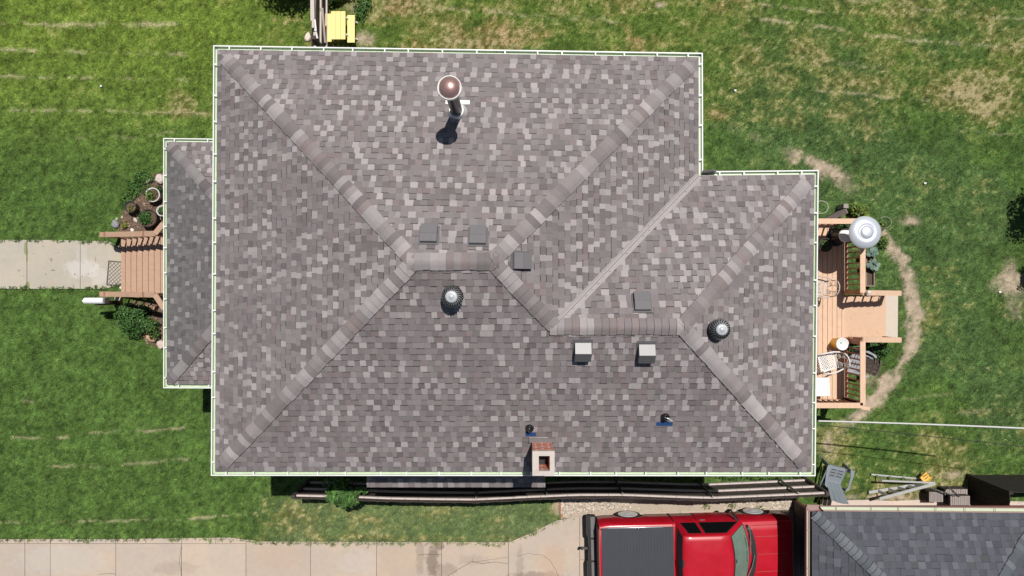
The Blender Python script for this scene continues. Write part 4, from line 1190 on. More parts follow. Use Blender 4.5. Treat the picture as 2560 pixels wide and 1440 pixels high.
# ---------------------------------------------------------------- back deck
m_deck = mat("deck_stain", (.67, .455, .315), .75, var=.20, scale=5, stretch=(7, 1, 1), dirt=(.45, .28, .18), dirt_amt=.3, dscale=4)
m_deck_d = mat("deck_stain_shaded", (.36, .175, .11), .75, var=.2, scale=5)  # shaded copy of the deck stain, for rail frames, balusters and posts
m_ply = mat("stained_plywood", (.61, .415, .285), .8, var=.08, scale=3, dirt=(.36, .24, .16), dirt_amt=.35, dscale=9)
deck = thing("back_deck", "raised tan wooden deck with railings and steps on the right side of the house", "deck", (8, -.7, 0))
dz = .85; dx1 = at(2112, 700, dz).x; dyn = at(0, 553, 1.94).y; dys = at(0, 1013.5, 1.94).y
mb = MB(); x = 6.06; r5 = random.Random(3)
while x < dx1 - .05:
    w = .138; cut = r5.uniform(-2, 1)
    for y0, y1 in ((dys, cut - .003), (cut + .003, dyn)):
        mb.box(x, min(x + w - .011, dx1), y0, y1, dz - .035, dz + r5.uniform(-.002, .002))
    x += w
mb.build("floor_boards", m_deck, deck)
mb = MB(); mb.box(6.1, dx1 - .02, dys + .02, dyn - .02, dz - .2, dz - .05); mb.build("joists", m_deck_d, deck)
zc_ = 1.94
E0 = Vector((at(2156.5, 0, zc_).x, dyn, zc_)); yst_n = at(0, 732, zc_).y; yst_s = at(0, 849, zc_).y
handrail(deck, [Vector((6.1, dyn, zc_)), E0 + Vector((.08, 0, 0))], None, nb=20, posts=(1,), mats=(m_deck, m_deck_d), drop=.95)
handrail(deck, [E0, Vector((E0.x, yst_n, zc_))], None, nb=13, posts=(0, 1), mats=(m_deck, m_deck_d), drop=.95)
handrail(deck, [Vector((E0.x, yst_s - .06, zc_)), Vector((E0.x, dys, zc_))], None, nb=12, posts=(0, 1), mats=(m_deck, m_deck_d), drop=.95)
handrail(deck, [Vector((6.1, dys, zc_)), Vector((E0.x + .0, dys, zc_))], None, nb=22, posts=(1,), mats=(m_deck, m_deck_d), drop=.95)
# benchtop board seen inside the south rail
mb = MB(); mb.box(6.1, at(2098, 0, 1.1).x, at(0, 1003, 1.05).y, at(0, 999, 1.05).y, .98, 1.05); mb.build("lower_rail", m_deck, deck)
mb = MB(); mb.beam((E0.x - .05, dys - .05, zc_ - .03), (E0.x + .22, dys - .1, zc_ - .06), .1, .06); mb.build("rail_end", m_deck, deck)
# steps
tx0, tx1 = dx1, at(2210, 0, .1).x; nT = 6; w = (tx1 - tx0) / nT; sy1_ = at(0, 741, .4).y; sy0_ = at(0, 845, .4).y
for i in range(nT):
    z = dz - .125 * (i + .3); mb = MB(); mb.box(tx0 + i * w, tx0 + (i + 1) * w + .008, sy0_, sy1_, z - .03, z); mb.build("tread", m_ply, deck)
for y, yo in ((yst_n, 1), (yst_s, -1)):
    a = Vector((E0.x - .3 if yo > 0 else E0.x - .02, y, zc_ - .0)); b_ = Vector((at(2252, 0, 1.12).x, at(0, 733 if yo > 0 else 850, 1.12).y, 1.12))
    a = Vector((E0.x, y, zc_))
    handrail(deck, [a, b_], None, nb=5, posts=(1,), mats=(m_deck, m_deck_d), drop=.8)
    mb = MB(); yy = sy1_ if yo > 0 else sy0_ - .04; mb.hexa([(tx0, yy, .5), (tx1, yy, .0), (tx1, yy + .04, .0), (tx0, yy + .04, .5), (tx0, yy, dz), (tx1, yy, .16), (tx1, yy + .04, .16), (tx0, yy + .04, dz)]); mb.build("stringer", m_deck_d, deck)
pad = MB(); pad.prism([tuple(at(u, v)[:2]) for u, v in [(2204, 738), (2243, 739), (2242, 845), (2204, 844)]], -.02, .05)
m_pad = mat("pad_concrete", (.58, .50, .42), .9, var=.10, scale=12, bump=.2)
tag(pad.build("step_pad", m_pad), "pale concrete pad at the foot of the deck steps", "pad", kind="structure")

# patio heater
m_stain = mat("brushed_steel", (.74, .77, .84), .33, metal=.45, var=.03, scale=3)
hz = 2.72; hc = at(2168, 580, hz); hx, hy = hc.x, hc.y
heater = thing("patio_heater", "tall patio heater with a shiny domed reflector and white base on the deck corner", "patio heater", (hx, hy, dz))
mb = MB(); rr = .43
mb.lathe([(rr, hz - .115), (rr * .985, hz - .10), (rr * .86, hz - .055), (rr * .68, hz - .022), (rr * .48, hz - .004), (rr * .46, hz - .012), (rr * .40, hz - .012), (rr * .385, hz + .012), (rr * .2, hz + .022), (0, hz + .024)], (hx, hy, 0), 64)
mb.build("reflector", m_stain, heater)
mb = MB(); mb.lathe([(.10, 2.2), (.10, 2.55), (.14, 2.58)], (hx, hy, 0), 20); mb.build("burner", m_alud, heater)
mb = MB(); mb.tube([(hx, hy, 1.4), (hx, hy, 2.2)], .03, 12); mb.build("pole", m_alu, heater)
mb = MB(); mb.lathe([(.19, dz + .06), (.19, 1.52)], (hx, hy, 0), 32); th = mb.build("tank_housing", m_black, heater)  # shade on the housing side is put in as black; lid stays white
mb = MB(); mb.lathe([(.195, 1.50), (.195, 1.53), (.17, 1.555), (.06, 1.57), (0.0, 1.57)], (hx, hy, 0), 32); mb.build("housing_lid", m_white, th)
mb = MB(); mb.lathe([(.27, dz), (.27, dz + .05), (.24, dz + .07)], (hx, hy, 0), 32); mb.build("base", m_black, heater)

# bucket with lid, cup
m_yel = mat("yellow_plastic", (.80, .47, .02), .4, var=.2, scale=4, dirt=(.35, .18, .03), dirt_amt=.3, dscale=5)
p = at(2092, 857, dz); bk = thing("bucket", "yellow bucket with a white lid standing on the deck near the step opening", "bucket", p)
top_ = at(2106.5, 860, dz + .48)
mb = MB(); mb.lathe([(.14, 0.0), (.165, .45), (.172, .45), (.172, .46)], (top_.x, top_.y, dz), 28); mb.build("body", m_yel, bk)
mb = MB(); mb.lathe([(.172, .455), (.18, .46), (.178, .482), (.155, .484), (.15, .476), (0, .476)], (top_.x, top_.y, dz), 28); lid = mb.build("lid", m_white, bk)
mb = MB(); q = top_ + Vector((-.04, .035, .0)); mb.lathe([(.03, .477), (.03, .4795), (0, .480)], (q.x, q.y, dz), 14); mb.build("sticker", mat("green_sticker", (.25, .5, .36), .6), lid)
p = at(2171, 731, 1.99); mb = MB(); mb.lathe([(.05, 0), (.056, .15), (.056, .16), (.0, .16)], (p.x - .02, p.y, 1.93), 20)
tag(mb.build("cup", mat("pinkish_white_cup", (.70, .60, .58), .5)), "small pinkish white cup on top of the rail at the head of the deck steps", "cup")
# white side table
t0 = at(2052, 968, 1.35); tb = thing("side_table", "plain white square table on the deck beside the house wall", "table", (t0.x, t0.y, dz))
X0, Y1 = at(2028, 944, 1.35)[:2]; X1, Y0 = at(2076.5, 991, 1.35)[:2]
mb = MB(); mb.prism([(X0, Y0 + .0), (X1 - .01, Y0 + .02), (X1 - .04, Y1), (X0, Y1)], 1.31, 1.35); mb.build("tabletop", m_white, tb)
for x in (X0 + .05, X1 - .09):
    for y in (Y0 + .06, Y1 - .06):
        mb = MB(); mb.box(x - .02, x + .02, y - .02, y + .02, dz, 1.31); mb.build("leg", m_white, tb)

# cast metal garden chairs (front looks along -x in their own frame)
m_cast = mat("white_cast_metal", (.72, .71, .69), .5, var=.08, scale=12)
m_cast2 = mat("faded_beige_cast_metal", (.56, .46, .39), .55, var=.08, scale=12)
def cast_chair(label, loc, rot, m):
    ch = thing("garden_chair", label, "chair", loc, "ornate metal chairs on the deck", rot)
    sz = .43; hw = .215
    mb = MB(); F = [(-.22, -hw - .02, sz), (-.22, hw + .02, sz), (.20, hw - .01, sz), (.20, -hw + .01, sz)]
    for a, b_ in zip(F, F[1:] + F[:1]): mb.beam(a, b_, .05, .022)
    for k in range(-8, 9):
        for s_ in (1, -1):
            L = [(x, k * .072 + s_ * x * 1.0) for x in np.linspace(-.21, .19, 41) if abs(k * .072 + s_ * x) < hw - .0]
            if len(L) > 3: mb.beam((*L[0], sz + .002 * s_), (*L[-1], sz + .002 * s_), .021, .012)
    mb.build("seat", m, ch, local=True)
    mb = MB(); bx_ = lambda z: .22 + (z - sz) * .32
    arc = [(bx_(.45), -.20, .45), (bx_(.70), -.225, .70), (bx_(.86), -.20, .86), (bx_(.93), -.10, .93), (bx_(.95), 0, .95), (bx_(.93), .10, .93), (bx_(.86), .20, .86), (bx_(.70), .225, .70), (bx_(.45), .20, .45)]
    mb.tube(arc, .017, 8); mb.tube([(bx_(.5), -.2, .5), (bx_(.5), .2, .5)], .012, 6)
    def scroll(y, z, r, s_):
        P = []
        for i in range(28):
            a = i / 27 * 3.4 * math.pi; k = r * (1 - i / 34)
            zz = z + k * math.sin(a); P.append((bx_(zz), y + s_ * k * math.cos(a), zz))
        mb.tube(P, .010, 6)
    scroll(-.125, .80, .075, -1); scroll(.125, .80, .075, 1); scroll(-.12, .60, .06, 1); scroll(.12, .60, .06, -1)
    for s_ in (1, -1):
        mb.tube([(bx_(.5 + .42 * t), s_ * (.03 + .055 * math.sin(math.pi * t)), .5 + .42 * t) for t in np.linspace(0, 1, 12)], .010, 6)
    mb.build("backrest", m, ch, local=True)
    for s_ in (1, -1):
        mb = MB(); mb.tube([(.30, s_ * .24, .66), (.12, s_ * .285, .665), (-.10, s_ * .29, .66), (-.20, s_ * .285, .635), (-.235, s_ * .28, .58)], .021, 8); mb.tube([(-.17, s_ * .285, .645), (-.19, s_ * .25, .5), (-.19, s_ * .23, .43)], .014, 6); mb.build("armrest", m, ch, local=True)
        mb = MB(); mb.tube([(-.20, s_ * .22, .43), (-.235, s_ * .23, .25), (-.25, s_ * .25, .0)], .017, 8); mb.build("leg", m, ch, local=True)
        mb = MB(); mb.tube([(.21, s_ * .20, .45), (.24, s_ * .22, .25), (.30, s_ * .24, .0)], .017, 8); mb.build("leg", m, ch, local=True)
    return ch
p = at(2069, 905, dz + .43); cast_chair("white ornate metal chair with lattice seat between the yellow bucket and the white table", (p.x, p.y, dz), R(13), m_cast)
p = at(2044, 717, dz + .43); cast_chair("beige ornate metal chair half hidden under the eave, beside the round shadow of the heater", (p.x, p.y, dz), R(-9), m_cast2)

# ---------------------------------------------------------------- lawn chairs
def slat(mb, pts, w0, w1, t=.02):
    n = len(pts)
    for i in range(n - 1):
        a, b_ = Vector(pts[i]), Vector(pts[i + 1]); wa = w0 + (w1 - w0) * i / (n - 1); wb = w0 + (w1 - w0) * (i + 1) / (n - 1)
        d = (b_ - a).normalized(); x = Vector((1, 0, 0)); nn = d.cross(x).normalized() * t
        mb.hexa([a - x * wa / 2, a + x * wa / 2, b_ + x * wb / 2, b_ - x * wb / 2, a - x * wa / 2 - nn, a + x * wa / 2 - nn, b_ + x * wb / 2 - nn, b_ - x * wb / 2 - nn])
def lounge_chair(label, loc, rot, m, mb_, curved=False):
    """low slatted garden armchair, front along +y in its own frame"""
    ch = thing("lawn_chair", label, "chair", loc, None, rot)
    mb = MB()
    # seat with six slots
    prof = [(.30, .30), (.28, .385), (.20, .385), (.05, .345), (-.10, .305), (-.20, .29)]
    for (y0, z0), (y1, z1) in zip(prof[:-1], prof[1:]): mb.hexa([(-.235, y0, z0), (.235, y0, z0), (.22, y1, z1), (-.22, y1, z1), (-.235, y0, z0 - .02), (.235, y0, z0 - .02), (.22, y1, z1 - .02), (-.22, y1, z1 - .02)])
    st = mb.build("seat", m, ch, local=True)
    mb = MB()
    for y, z in ((.185, .3835), (.09, .358), (-.005, .332)):
        for x in (-.10, .105): mb.box(x - .075, x + .075, y - .011, y + .011, z - .006, z + .0035)
    mb.build("seat_slot", m_black, st, local=True)
    mb = MB()
    n = 4
    for k in range(n):
        x = (k - 1.5); top_z = .95 - abs(x) * .035; lean = .30 + .0 * k
        P = [(x * .105, -.18, .28), (x * .115, -.36, .55), (x * .132, -.60 - (abs(x) < 1) * .01, top_z + .04)] if not curved else [(x * .10, -.18, .28), (x * .11, -.27, .50), (x * .12, -.40 - (abs(x) < 1) * .02, .82 - abs(x) * .04)]
        slat(mb, P, .098, .126 if not curved else .105)
    mb.beam((-.24, -.35, .50), (.24, -.35, .50), .02, .05); mb.beam((-.2, -.19, .30), (.2, -.19, .30), .05, .02)
    if curved:
        for zz, yy in ((.62, -.33), (.78, -.40)):
            mb.tube([(-.25, yy + .03, zz - .03), (-.12, yy - .01, zz), (.12, yy - .01, zz), (.25, yy + .03, zz - .03)], .016, 6)
    mb.build("backrest", mb_, ch, local=True)
    for s_ in (1, -1):
        mb = MB(); mb.prism([(s_ * .29, .33), (s_ * .40, .30), (s_ * .41, .20), (s_ * .36, -.28), (s_ * .29, -.34), (s_ * .265, -.30), (s_ * .315, -.2), (s_ * .325, .1), (s_ * .285, .26)], .555, .58); mb.build("armrest", m, ch, local=True)
        mb = MB(); mb.hexa([(s_ * .30, .25, 0), (s_ * .345, .27, 0), (s_ * .345, .40, 0), (s_ * .30, .40, 0), (s_ * .30, .20, .555), (s_ * .345, .20, .555), (s_ * .345, .30, .555), (s_ * .30, .30, .555)]); mb.build("leg", m, ch, local=True)
        mb = MB(); mb.hexa([(s_ * .25, -.62, 0), (s_ * .29, -.62, 0), (s_ * .29, .28, .30), (s_ * .25, .28, .30), (s_ * .25, -.55, .06), (s_ * .29, -.55, .06), (s_ * .29, .28, .38), (s_ * .25, .28, .38)]); mb.build("leg", m, ch, local=True)
        mb = MB(); mb.hexa([(s_ * .27, -.36, .28), (s_ * .31, -.36, .28), (s_ * .31, -.29, .28), (s_ * .27, -.29, .28), (s_ * .28, -.33, .555), (s_ * .32, -.33, .555), (s_ * .32, -.27, .555), (s_ * .28, -.27, .555)]); mb.build("arm_support", m, ch, local=True)
    return ch
m_resin = mat("slate_resin", (.205, .235, .265), .55, var=.06, scale=4)
p = at(2088, 1190, .33); lounge_chair("slate grey plastic lawn chair at the fence end, just off the house corner", (p.x, p.y, 0), R(-13), m_resin, m_resin)
m_oldw = mat("weathered_wood_lit", (.30, .31, .34), .8, var=.2, scale=6); m_oldb = mat("weathered_slats_shaded", (.115, .085, .075), .8, var=.3, scale=7)  # same wood twice: sunlit grey seat, backrest darkened to brown for shade
p = at(2147, 905, .35); lounge_chair("weathered wooden armchair with curved back coloured brown for shade in the grass behind the deck railing", (p.x, p.y, 0), R(68), m_oldw, m_oldb, True)

# ---------------------------------------------------------------- picnic table
m_yw = mat("pale_yellow_paint", (.88, .67, .25), .55, var=.10, scale=5, stretch=(6, 1, 1), dirt=(.85, .75, .45), dirt_amt=.4)
pz_t, pz_b = .60, .36
c_ = at(846, 66, pz_t); pic = thing("picnic_table", "small pale yellow picnic table with two benches beside the top fence", "picnic table", (c_.x, c_.y, 0))
def pl(u0, v0, u1, v1, z, t, name, n, sk=0):
    a = at(u0, v1, z); b_ = at(u1, v0, z); w = (b_.x - a.x) / n
    mb = MB()
    for i in range(n): mb.box(a.x + i * w + .003, a.x + (i + 1) * w - .003, a.y, b_.y, z - t, z - random.uniform(0, .003))
    return mb.build(name, m_yw, pic)
pl(827.5, 28, 863.5, 98, pz_t, .03, "tabletop", 3); pl(812, 34, 829, 104, pz_b, .03, "bench", 1); pl(868, 37.5, 887, 106, pz_b, .03, "bench", 1)
for v in (48, 90):
    a = at(812, v, pz_b - .06); b_ = at(887, v, pz_b - .06); mb = MB(); mb.beam(a + Vector((0, 0, -.02)), b_ + Vector((0, 0, -.02)), .04, .07); mb.build("cross_brace", m_white, pic)
    for s_ in (-1, 1):
        mb = MB(); y = a.y; mb.beam((c_.x + s_ * .42, y, 0), (c_.x + s_ * .10, y, pz_t - .03), .04, .06); mb.build("leg", m_white, pic)

# ---------------------------------------------------------------- stepladder lying on its side
m_lad = mat("ladder_aluminium", (.50, .50, .49), .42, metal=.35, var=.12, scale=10)
lad = thing("stepladder", "aluminium stepladder with yellow tray lying opened on its side in the back yard", "ladder", at(2250, 1222, 0))
F0 = [at(2172, 1231, .06), at(2300, 1210, .06)]; F1 = [at(2199, 1247, .52), at(2338, 1209, .52)]
K0 = [at(2178, 1186, .05), at(2302, 1197, .05)]; K1 = [at(2204, 1201.5, .50), at(2336, 1207, .50)]
for P, w in ((F0, .085), (F1, .085), (K0, .045), (K1, .05)):
    mb = MB(); mb.beam(P[0], P[1], w, .03); mb.build("side_rail", m_lad, lad)
for t in (.18, .38, .56, .74, .9):
    mb = MB(); mb.beam(F0[0] + (F0[1] - F0[0]) * t, F1[0] + (F1[1] - F1[0]) * t * .93, .03, .085); mb.build("step", m_lad, lad)
for t in (.1, .35, .62):
    mb = MB(); mb.beam(K0[0] + (K0[1] - K0[0]) * t, K1[0] + (K1[1] - K1[0]) * t, .025, .03); mb.build("brace", m_lad, lad)
m_ytool = mat("bright_yellow_plastic", (.70, .38, .02), .45, var=.2)
a = at(2311, 1193, .22); mb = MB(); d1 = Vector((.085, .085, 0)); d2 = Vector((.055, -.075, .02))
mb.hexa([a - d1 - d2, a + d1 - d2, a + d1 + d2, a - d1 + d2] + [q + Vector((0, 0, .05)) for q in (a - d1 - d2, a + d1 - d2, a + d1 + d2, a - d1 + d2)])
mb.beam(a + Vector((.05, -.17, .0)), a + Vector((.18, .03, .06)), .04, .03); tr = mb.build("tray", m_ytool, lad)
mb = MB(); mb.beam(a + Vector((-.06, .03, .055)), a + Vector((.06, .10, .055)), .03, .012); mb.beam(a + Vector((-.02, -.05, .055)), a + Vector((.09, .04, .055)), .03, .012); mb.build("tray_slot", mat("recess_shade_ochre", (.35, .17, .01), .6), tr)  # tray recesses drawn as darker strips, their shade is in the colour

# crates by the garage
m_crate = mat("grey_weathered_slats", (.31, .27, .25), .85, var=.25, scale=10); m_crin = mat("crate_inside_shade", (.045, .034, .03), .9)  # crate sides: shade of the hollow inside put into the colour
def crate(label, tl, br, zt, open_w=True):
    a = at(*tl, zt); b_ = at(*br, zt); x0, x1, y0, y1 = a.x, b_.x, b_.y, a.y
    c = thing("slatted_crate", label, "crate", ((x0 + x1) / 2, (y0 + y1) / 2, 0), "slatted crates by the garage wall")
    mb = MB(); n = 10; w = (x1 - x0) / n
    for i in range(n): mb.box(x0 + i * w + .005, x0 + (i + 1) * w - .004, y0, y1, zt - .018, zt + random.uniform(-.003, .003))
    mb.build("top_slats", m_crate, c)
    mb = MB(); mb.box(x0, x1, y1 - .02, y1, .02, zt - .02); mb.box(x0, x1, y0, y0 + .02, .02, zt - .02); mb.box(x1 - .02, x1, y0 + .02, y1 - .02, .02, zt - .02); mb.box(x0 + .02, x1 - .02, y0 + .02, y1 - .02, .0, .02)
    for k in range(5): mb.box(x0 - .01, x0 + .01, y0 + (y1 - y0) * k / 5, y0 + (y1 - y0) * k / 5 + .03, .02, zt - .02)
    mb.build("sides", m_crin, c)
crate("small grey slatted crate on its side, the one nearest the stepladder", (2323, 1230), (2358, 1255), .42)
crate("grey slatted crate partly hidden behind the others, against the black fence side", (2362, 1223), (2419, 1241), .36)
crate("largest grey slatted crate, touching the garage gutter in the photo", (2376, 1240), (2425, 1266), .58)
mb = MB()
for a, b_ in (((2362, 1226, .5), (2369, 1216, .85)), ((2369, 1216, .85), (2398, 1241, .62)), ((2326, 1220, .5), (2388, 1240, .66)), ((2381, 1232, .7), (2384, 1226, .7))): mb.tube([at(*a), at(*b_)], .02, 6)
tag(mb.build("folding_stand", m_iron), "dark thin metal stand propped over the slatted crates", "stand")

# ---------------------------------------------------------------- wires
m_wire = mat("grey_cable", (.60, .60, .58), .6); m_wireb = mat("black_cable", (.02, .02, .02), .6)
def wire(label, a, b_, r, m, sag=.12):
    a, b_ = Vector(a), Vector(b_); b_ = a + (b_ - a) * 1.25
    mb = MB(); P = []
    for i in range(25):
        t = i / 24; q = a + (b_ - a) * t; q.z -= sag * 4 * t * (1 - t); P.append(q)
    mb.tube(P, r, 6); tag(mb.build("overhead_cable", m), label, "cable")
a = at(2046, 1052.5, 3.1); a2 = a + Vector((-.5, .01, 0)); wire("pale grey overhead cable from the house across the back lawn to the right edge", a, at(2560, 1072, 4.4), .022, m_wire)
wire("thin black overhead cable just below the pale one, from the house to the right edge", at(2046, 1062, 3.4), at(2560, 1117, 3.7), .009, m_wireb, .05)
# ---------------------------------------------------------------- pickup truck (x forward in its own frame)
m_red, nt, b = nodes_of("red_car_paint")
nz = noise(nt, 2.2, 4, .6); nf = ramp(nt, noise(nt, 9, 5, .7), .60, .74)
c = mixc(nt, ramp(nt, nz, .3, .7), (.40, .005, .013), (.46, .009, .026)); c = mixc(nt, mathn(nt, 'MULTIPLY', nf, .16), c, (.72, .12, .14))
nt.links.new(c, b.inputs["Base Color"]); b.inputs["Roughness"].default_value = .38; b.inputs["Coat Weight"].default_value = .35; b.inputs["Coat Roughness"].default_value = .12; b.inputs["Specular IOR Level"].default_value = .35
m_dred = mat("faded_red_edge", (.30, .085, .075), .6, var=.12)
m_line = mat("panel_gap", (.06, .002, .004), .7)
m_glass = mat("tinted_glass", (.006, .007, .008), .06, var=.02, spec=.4)
m_shield, nt, b = nodes_of("windshield_glass")
b.inputs["Base Color"].default_value = (.125, .20, .165, 1); b.inputs["Roughness"].default_value = .15; b.inputs["Specular IOR Level"].default_value = .5
nt.links.new(mixc(nt, ramp(nt, noise(nt, 3, 4, .6), .35, .7), (.145, .225, .18), (.18, .26, .21)), b.inputs["Base Color"])
m_tyre = mat("tyre_rubber", (.02, .02, .02), .85, var=.2); m_chrome = mat("chrome", (.62, .62, .64), .22, metal=.6, var=.02)
m_rim = mat("alloy_rim", (.75, .75, .77), .3, metal=.3, var=.1)
m_cover = mat("bed_cover_vinyl", (.050, .053, .064), .6, var=.12, spec=.3, scale=3); m_rub = mat("black_trim", (.016, .016, .016), .5, var=.2); m_stepp = mat("grey_step_pad", (.14, .14, .14), .6, var=.2)

o0 = at(1467, 1372, .5)
truck = thing("pickup_truck", "red extended cab pickup truck with a grey bed cover, parked nose to the garage", "truck", (o0.x + .0, -7.635, 0), None, R(1.35))
WB_R, WB_F, WR = 1.24, 4.93, .385
def zlow(x):
    z = .42
    for w in (WB_R, WB_F):
        d = abs(x - w)
        if d < .47: z = max(z, .36 + math.sqrt(max(0, .47 ** 2 - d * d)))
    return z
xs = [.30, .36, .5, .7, .78, .84, .92, 1.02, 1.12, 1.24, 1.36, 1.46, 1.56, 1.64, 1.70, 1.8, 2.0, 2.34, 2.38, 2.46, 2.8, 3.2, 3.6, 4.0, 4.3, 4.46, 4.54, 4.62, 4.72, 4.82, 4.93, 5.04, 5.14, 5.24, 5.32, 5.40, 5.5, 5.62, 5.72, 5.78]
def half(x):
    fl = 1.0; top = 1.245
    if x < 2.40: top = 1.27
    if x > 4.4: top = 1.235 - (x - 4.4) * .055
    if x > 5.5: fl = 1 - (x - 5.5) ** 1.5 * .16
    if x < .5: fl = 1 - (.5 - x) * .10
    ar = .02 if min(abs(x - WB_R), abs(x - WB_F)) < .5 else 0
    zl = zlow(x)
    P = [(.86 * fl, zl - .02), ((.955 + ar) * fl, zl + .03), ((.985 + ar * .5) * fl, max(.80, zl + .06)), (.985 * fl, .92), (.955 * fl, top - .10), (.92 * fl, top - .02), (.885 * fl, top)]
    return P
mb = MB(); rows = []
for x in xs:
    h = half(x); rows.append([(x, y, z) for y, z in h] + [(x, -y, z) for y, z in reversed(h)])
m_ = len(rows[0]); V_ = [p for r in rows for p in r]
fs = [(i * m_ + k, i * m_ + k + 1, (i + 1) * m_ + k + 1, (i + 1) * m_ + k) for i in range(len(rows) - 1) for k in range(m_ - 1)]
# close the top only ahead of the bed; the bed is covered by its own part
mb.add(V_, fs, 0, None, True)
mb.add(rows[0], [tuple(range(m_))]); mb.add(rows[-1], [tuple(range(m_ - 1, -1, -1))])
mb.box(.33, 2.36, -.86, .86, 1.10, 1.15)
for s_ in (1, -1):
    mb.hexa([(.31, s_ * .78, 1.235), (2.37, s_ * .78, 1.235), (2.37, s_ * .89, 1.235), (.31, s_ * .89, 1.235), (.31, s_ * .78, 1.272), (2.37, s_ * .78, 1.272), (2.37, s_ * .887, 1.268), (.31, s_ * .887, 1.268)])
body = mb.build("body", m_red, truck, local=True)
for p_ in body.data.polygons: pass
# hood with its three shallow creases
mb = MB(); n1_, n2_ = 15, 8
def hz_(x, y): return 1.245 - (x - 4.4) * .058 + .045 * (1 - (y / .9) ** 2) - (.05 * ((x - 5.45) / .33) ** 2 if x > 5.45 else 0) - .06 * max(0, abs(y) - .78) / .1
def hx0_(y): return 4.71 - .20 * (y / .88) ** 2
G_ = []
for i in range(n2_ + 1):
    r_ = []
    for k in range(n1_ + 1):
        y = -.885 + 1.77 * k / n1_; x = hx0_(y) + (5.775 - hx0_(y)) * i / n2_; r_.append((x, y, hz_(x, y)))
    G_.append(r_)
w_ = n1_ + 1
mb.add([p for r in G_ for p in r], [(i * w_ + k, (i + 1) * w_ + k, (i + 1) * w_ + k + 1, i * w_ + k + 1) for i in range(n2_) for k in range(n1_)], 0, None, True)
hood = mb.build("hood", m_red, truck, local=True)
for y in (-.50, 0, .50):
    mb = MB(); P = [(x, y * (1 - .02 * (x - 4.7)), hz_(x, y) + .0015) for x in np.linspace(hx0_(y) + .06, 5.6, 8)]
    for a, b_ in zip(P[:-1], P[1:]): mb.beam(a, b_, .010, .004)
    mb.build("hood_crease", m_dred, hood, local=True)
for s_ in (1, -1):
    mb = MB(); P = [(x, s_ * .80, hz_(x, .80) + .003) for x in np.linspace(4.62, 5.7, 8)]
    for a, b_ in zip(P[:-1], P[1:]): mb.beam(a, b_, .008, .004)
    mb.build("hood_gap", m_line, hood, local=True)
# cowl
mb = MB(); P0, P1 = [], []
for k in range(13):
    y = -.84 + 1.68 * k / 12; P0.append((hx0_(y) - .11, y, 1.262)); P1.append((hx0_(y) + .012, y, hz_(hx0_(y), y) + .004))
mb.add(P0 + P1, [(k, 13 + k, 14 + k, k + 1) for k in range(12)]); mb.build("cowl", m_rub, truck, local=True)
# cab
def cab_pt(side, s, t):
    """side 'L','R': s along x, t up; 'F': s across, t up"""
    pass
zb_, zt_ = 1.16, 1.80
def cabx(front, t, y):
    yy = (y / (.95 + (.74 - .95) * t)) ** 2
    if front: return (4.60 - .20 * yy) * (1 - t) + (3.92 - .10 * yy) * t
    return (2.42 + .02 * yy) * (1 - t) + (2.50 + .03 * yy) * t
def caby(t): return .957 + (.755 - .957) * t
mb = MB(); nt_, ny_ = 6, 12; rings = []
def ring(t):
    yh = caby(t); z = zb_ + (zt_ - zb_) * t; r = []
    for k in range(ny_ + 1): y = -yh + 2 * yh * k / ny_; r.append((cabx(True, t, y), y, z))
    for k in range(1, 6): x0_, x1_ = cabx(True, t, yh), cabx(False, t, yh); r.append((x0_ + (x1_ - x0_) * k / 6, yh, z))
    for k in range(ny_ + 1): y = yh - 2 * yh * k / ny_; r.append((cabx(False, t, y), y, z))
    for k in range(1, 6): x0_, x1_ = cabx(False, t, -yh), cabx(True, t, -yh); r.append((x0_ + (x1_ - x0_) * k / 6, -yh, z))
    return r
ts = [0, .25, .5, .75, .93, 1.0]
for t in ts: rings.append(ring(t))
L_ = len(rings[0])
# crowned roof rings
def shrink(r, f, dz_):
    cx = 3.24; return [(cx + (x - cx) * f, y * f, z + dz_) for x, y, z in r]
rings.append(shrink(rings[-1], .955, .028)); rings.append(shrink(rings[5], .80, .045)); rings.append(shrink(rings[5], .40, .058))
V_ = [p for r in rings for p in r]
fs = [(i * L_ + k, i * L_ + (k + 1) % L_, (i + 1) * L_ + (k + 1) % L_, (i + 1) * L_ + k) for i in range(len(rings) - 1) for k in range(L_)]
mb.add(V_, fs, 0, None, True); mb.add(rings[-1], [tuple(range(L_))], 0, None, True)
cab = mb.build("cab", m_red, truck, local=True)
# windscreen
def sheet(f, ns, nt2, name, m, par, off=.006):
    mb = MB(); g = [[Vector(f(i / ns, j / nt2)) for i in range(ns + 1)] for j in range(nt2 + 1)]
    mb.add([p for r in g for p in r], [(j * (ns + 1) + i, j * (ns + 1) + i + 1, (j + 1) * (ns + 1) + i + 1, (j + 1) * (ns + 1) + i) for j in range(nt2) for i in range(ns)], 0, None, True)
    return mb.build(name, m, par, local=True)
def shield(s, t, off, m0, m1):
    t_ = m0 + (m1 - m0) * t; yh = caby(t_) - .055; y = -yh + 2 * yh * s
    return (cabx(True, t_, y) + off, y, zb_ + (zt_ - zb_) * t_ + off)
sheet(lambda s, t: shield(s, t, .004, .12, .985), 14, 4, "windshield_seal", m_rub, cab)
ws = sheet(lambda s, t: (lambda p: (p[0], p[1] * .985, p[2]))(shield(s, t, .009, .16, .95)), 14, 4, "windshield", m_shield, cab)
def side_q(s_, x0t, x1t, x0b, x1b, t0, t1, off):
    def f(s, t):
        t_ = t0 + (t1 - t0) * t; xa = x0b + (x0t - x0b) * t; xb = x1b + (x1t - x1b) * t
        return (xa + (xb - xa) * s, s_ * (caby(t_) + off), zb_ + (zt_ - zb_) * t_ + off * .3)
    return f
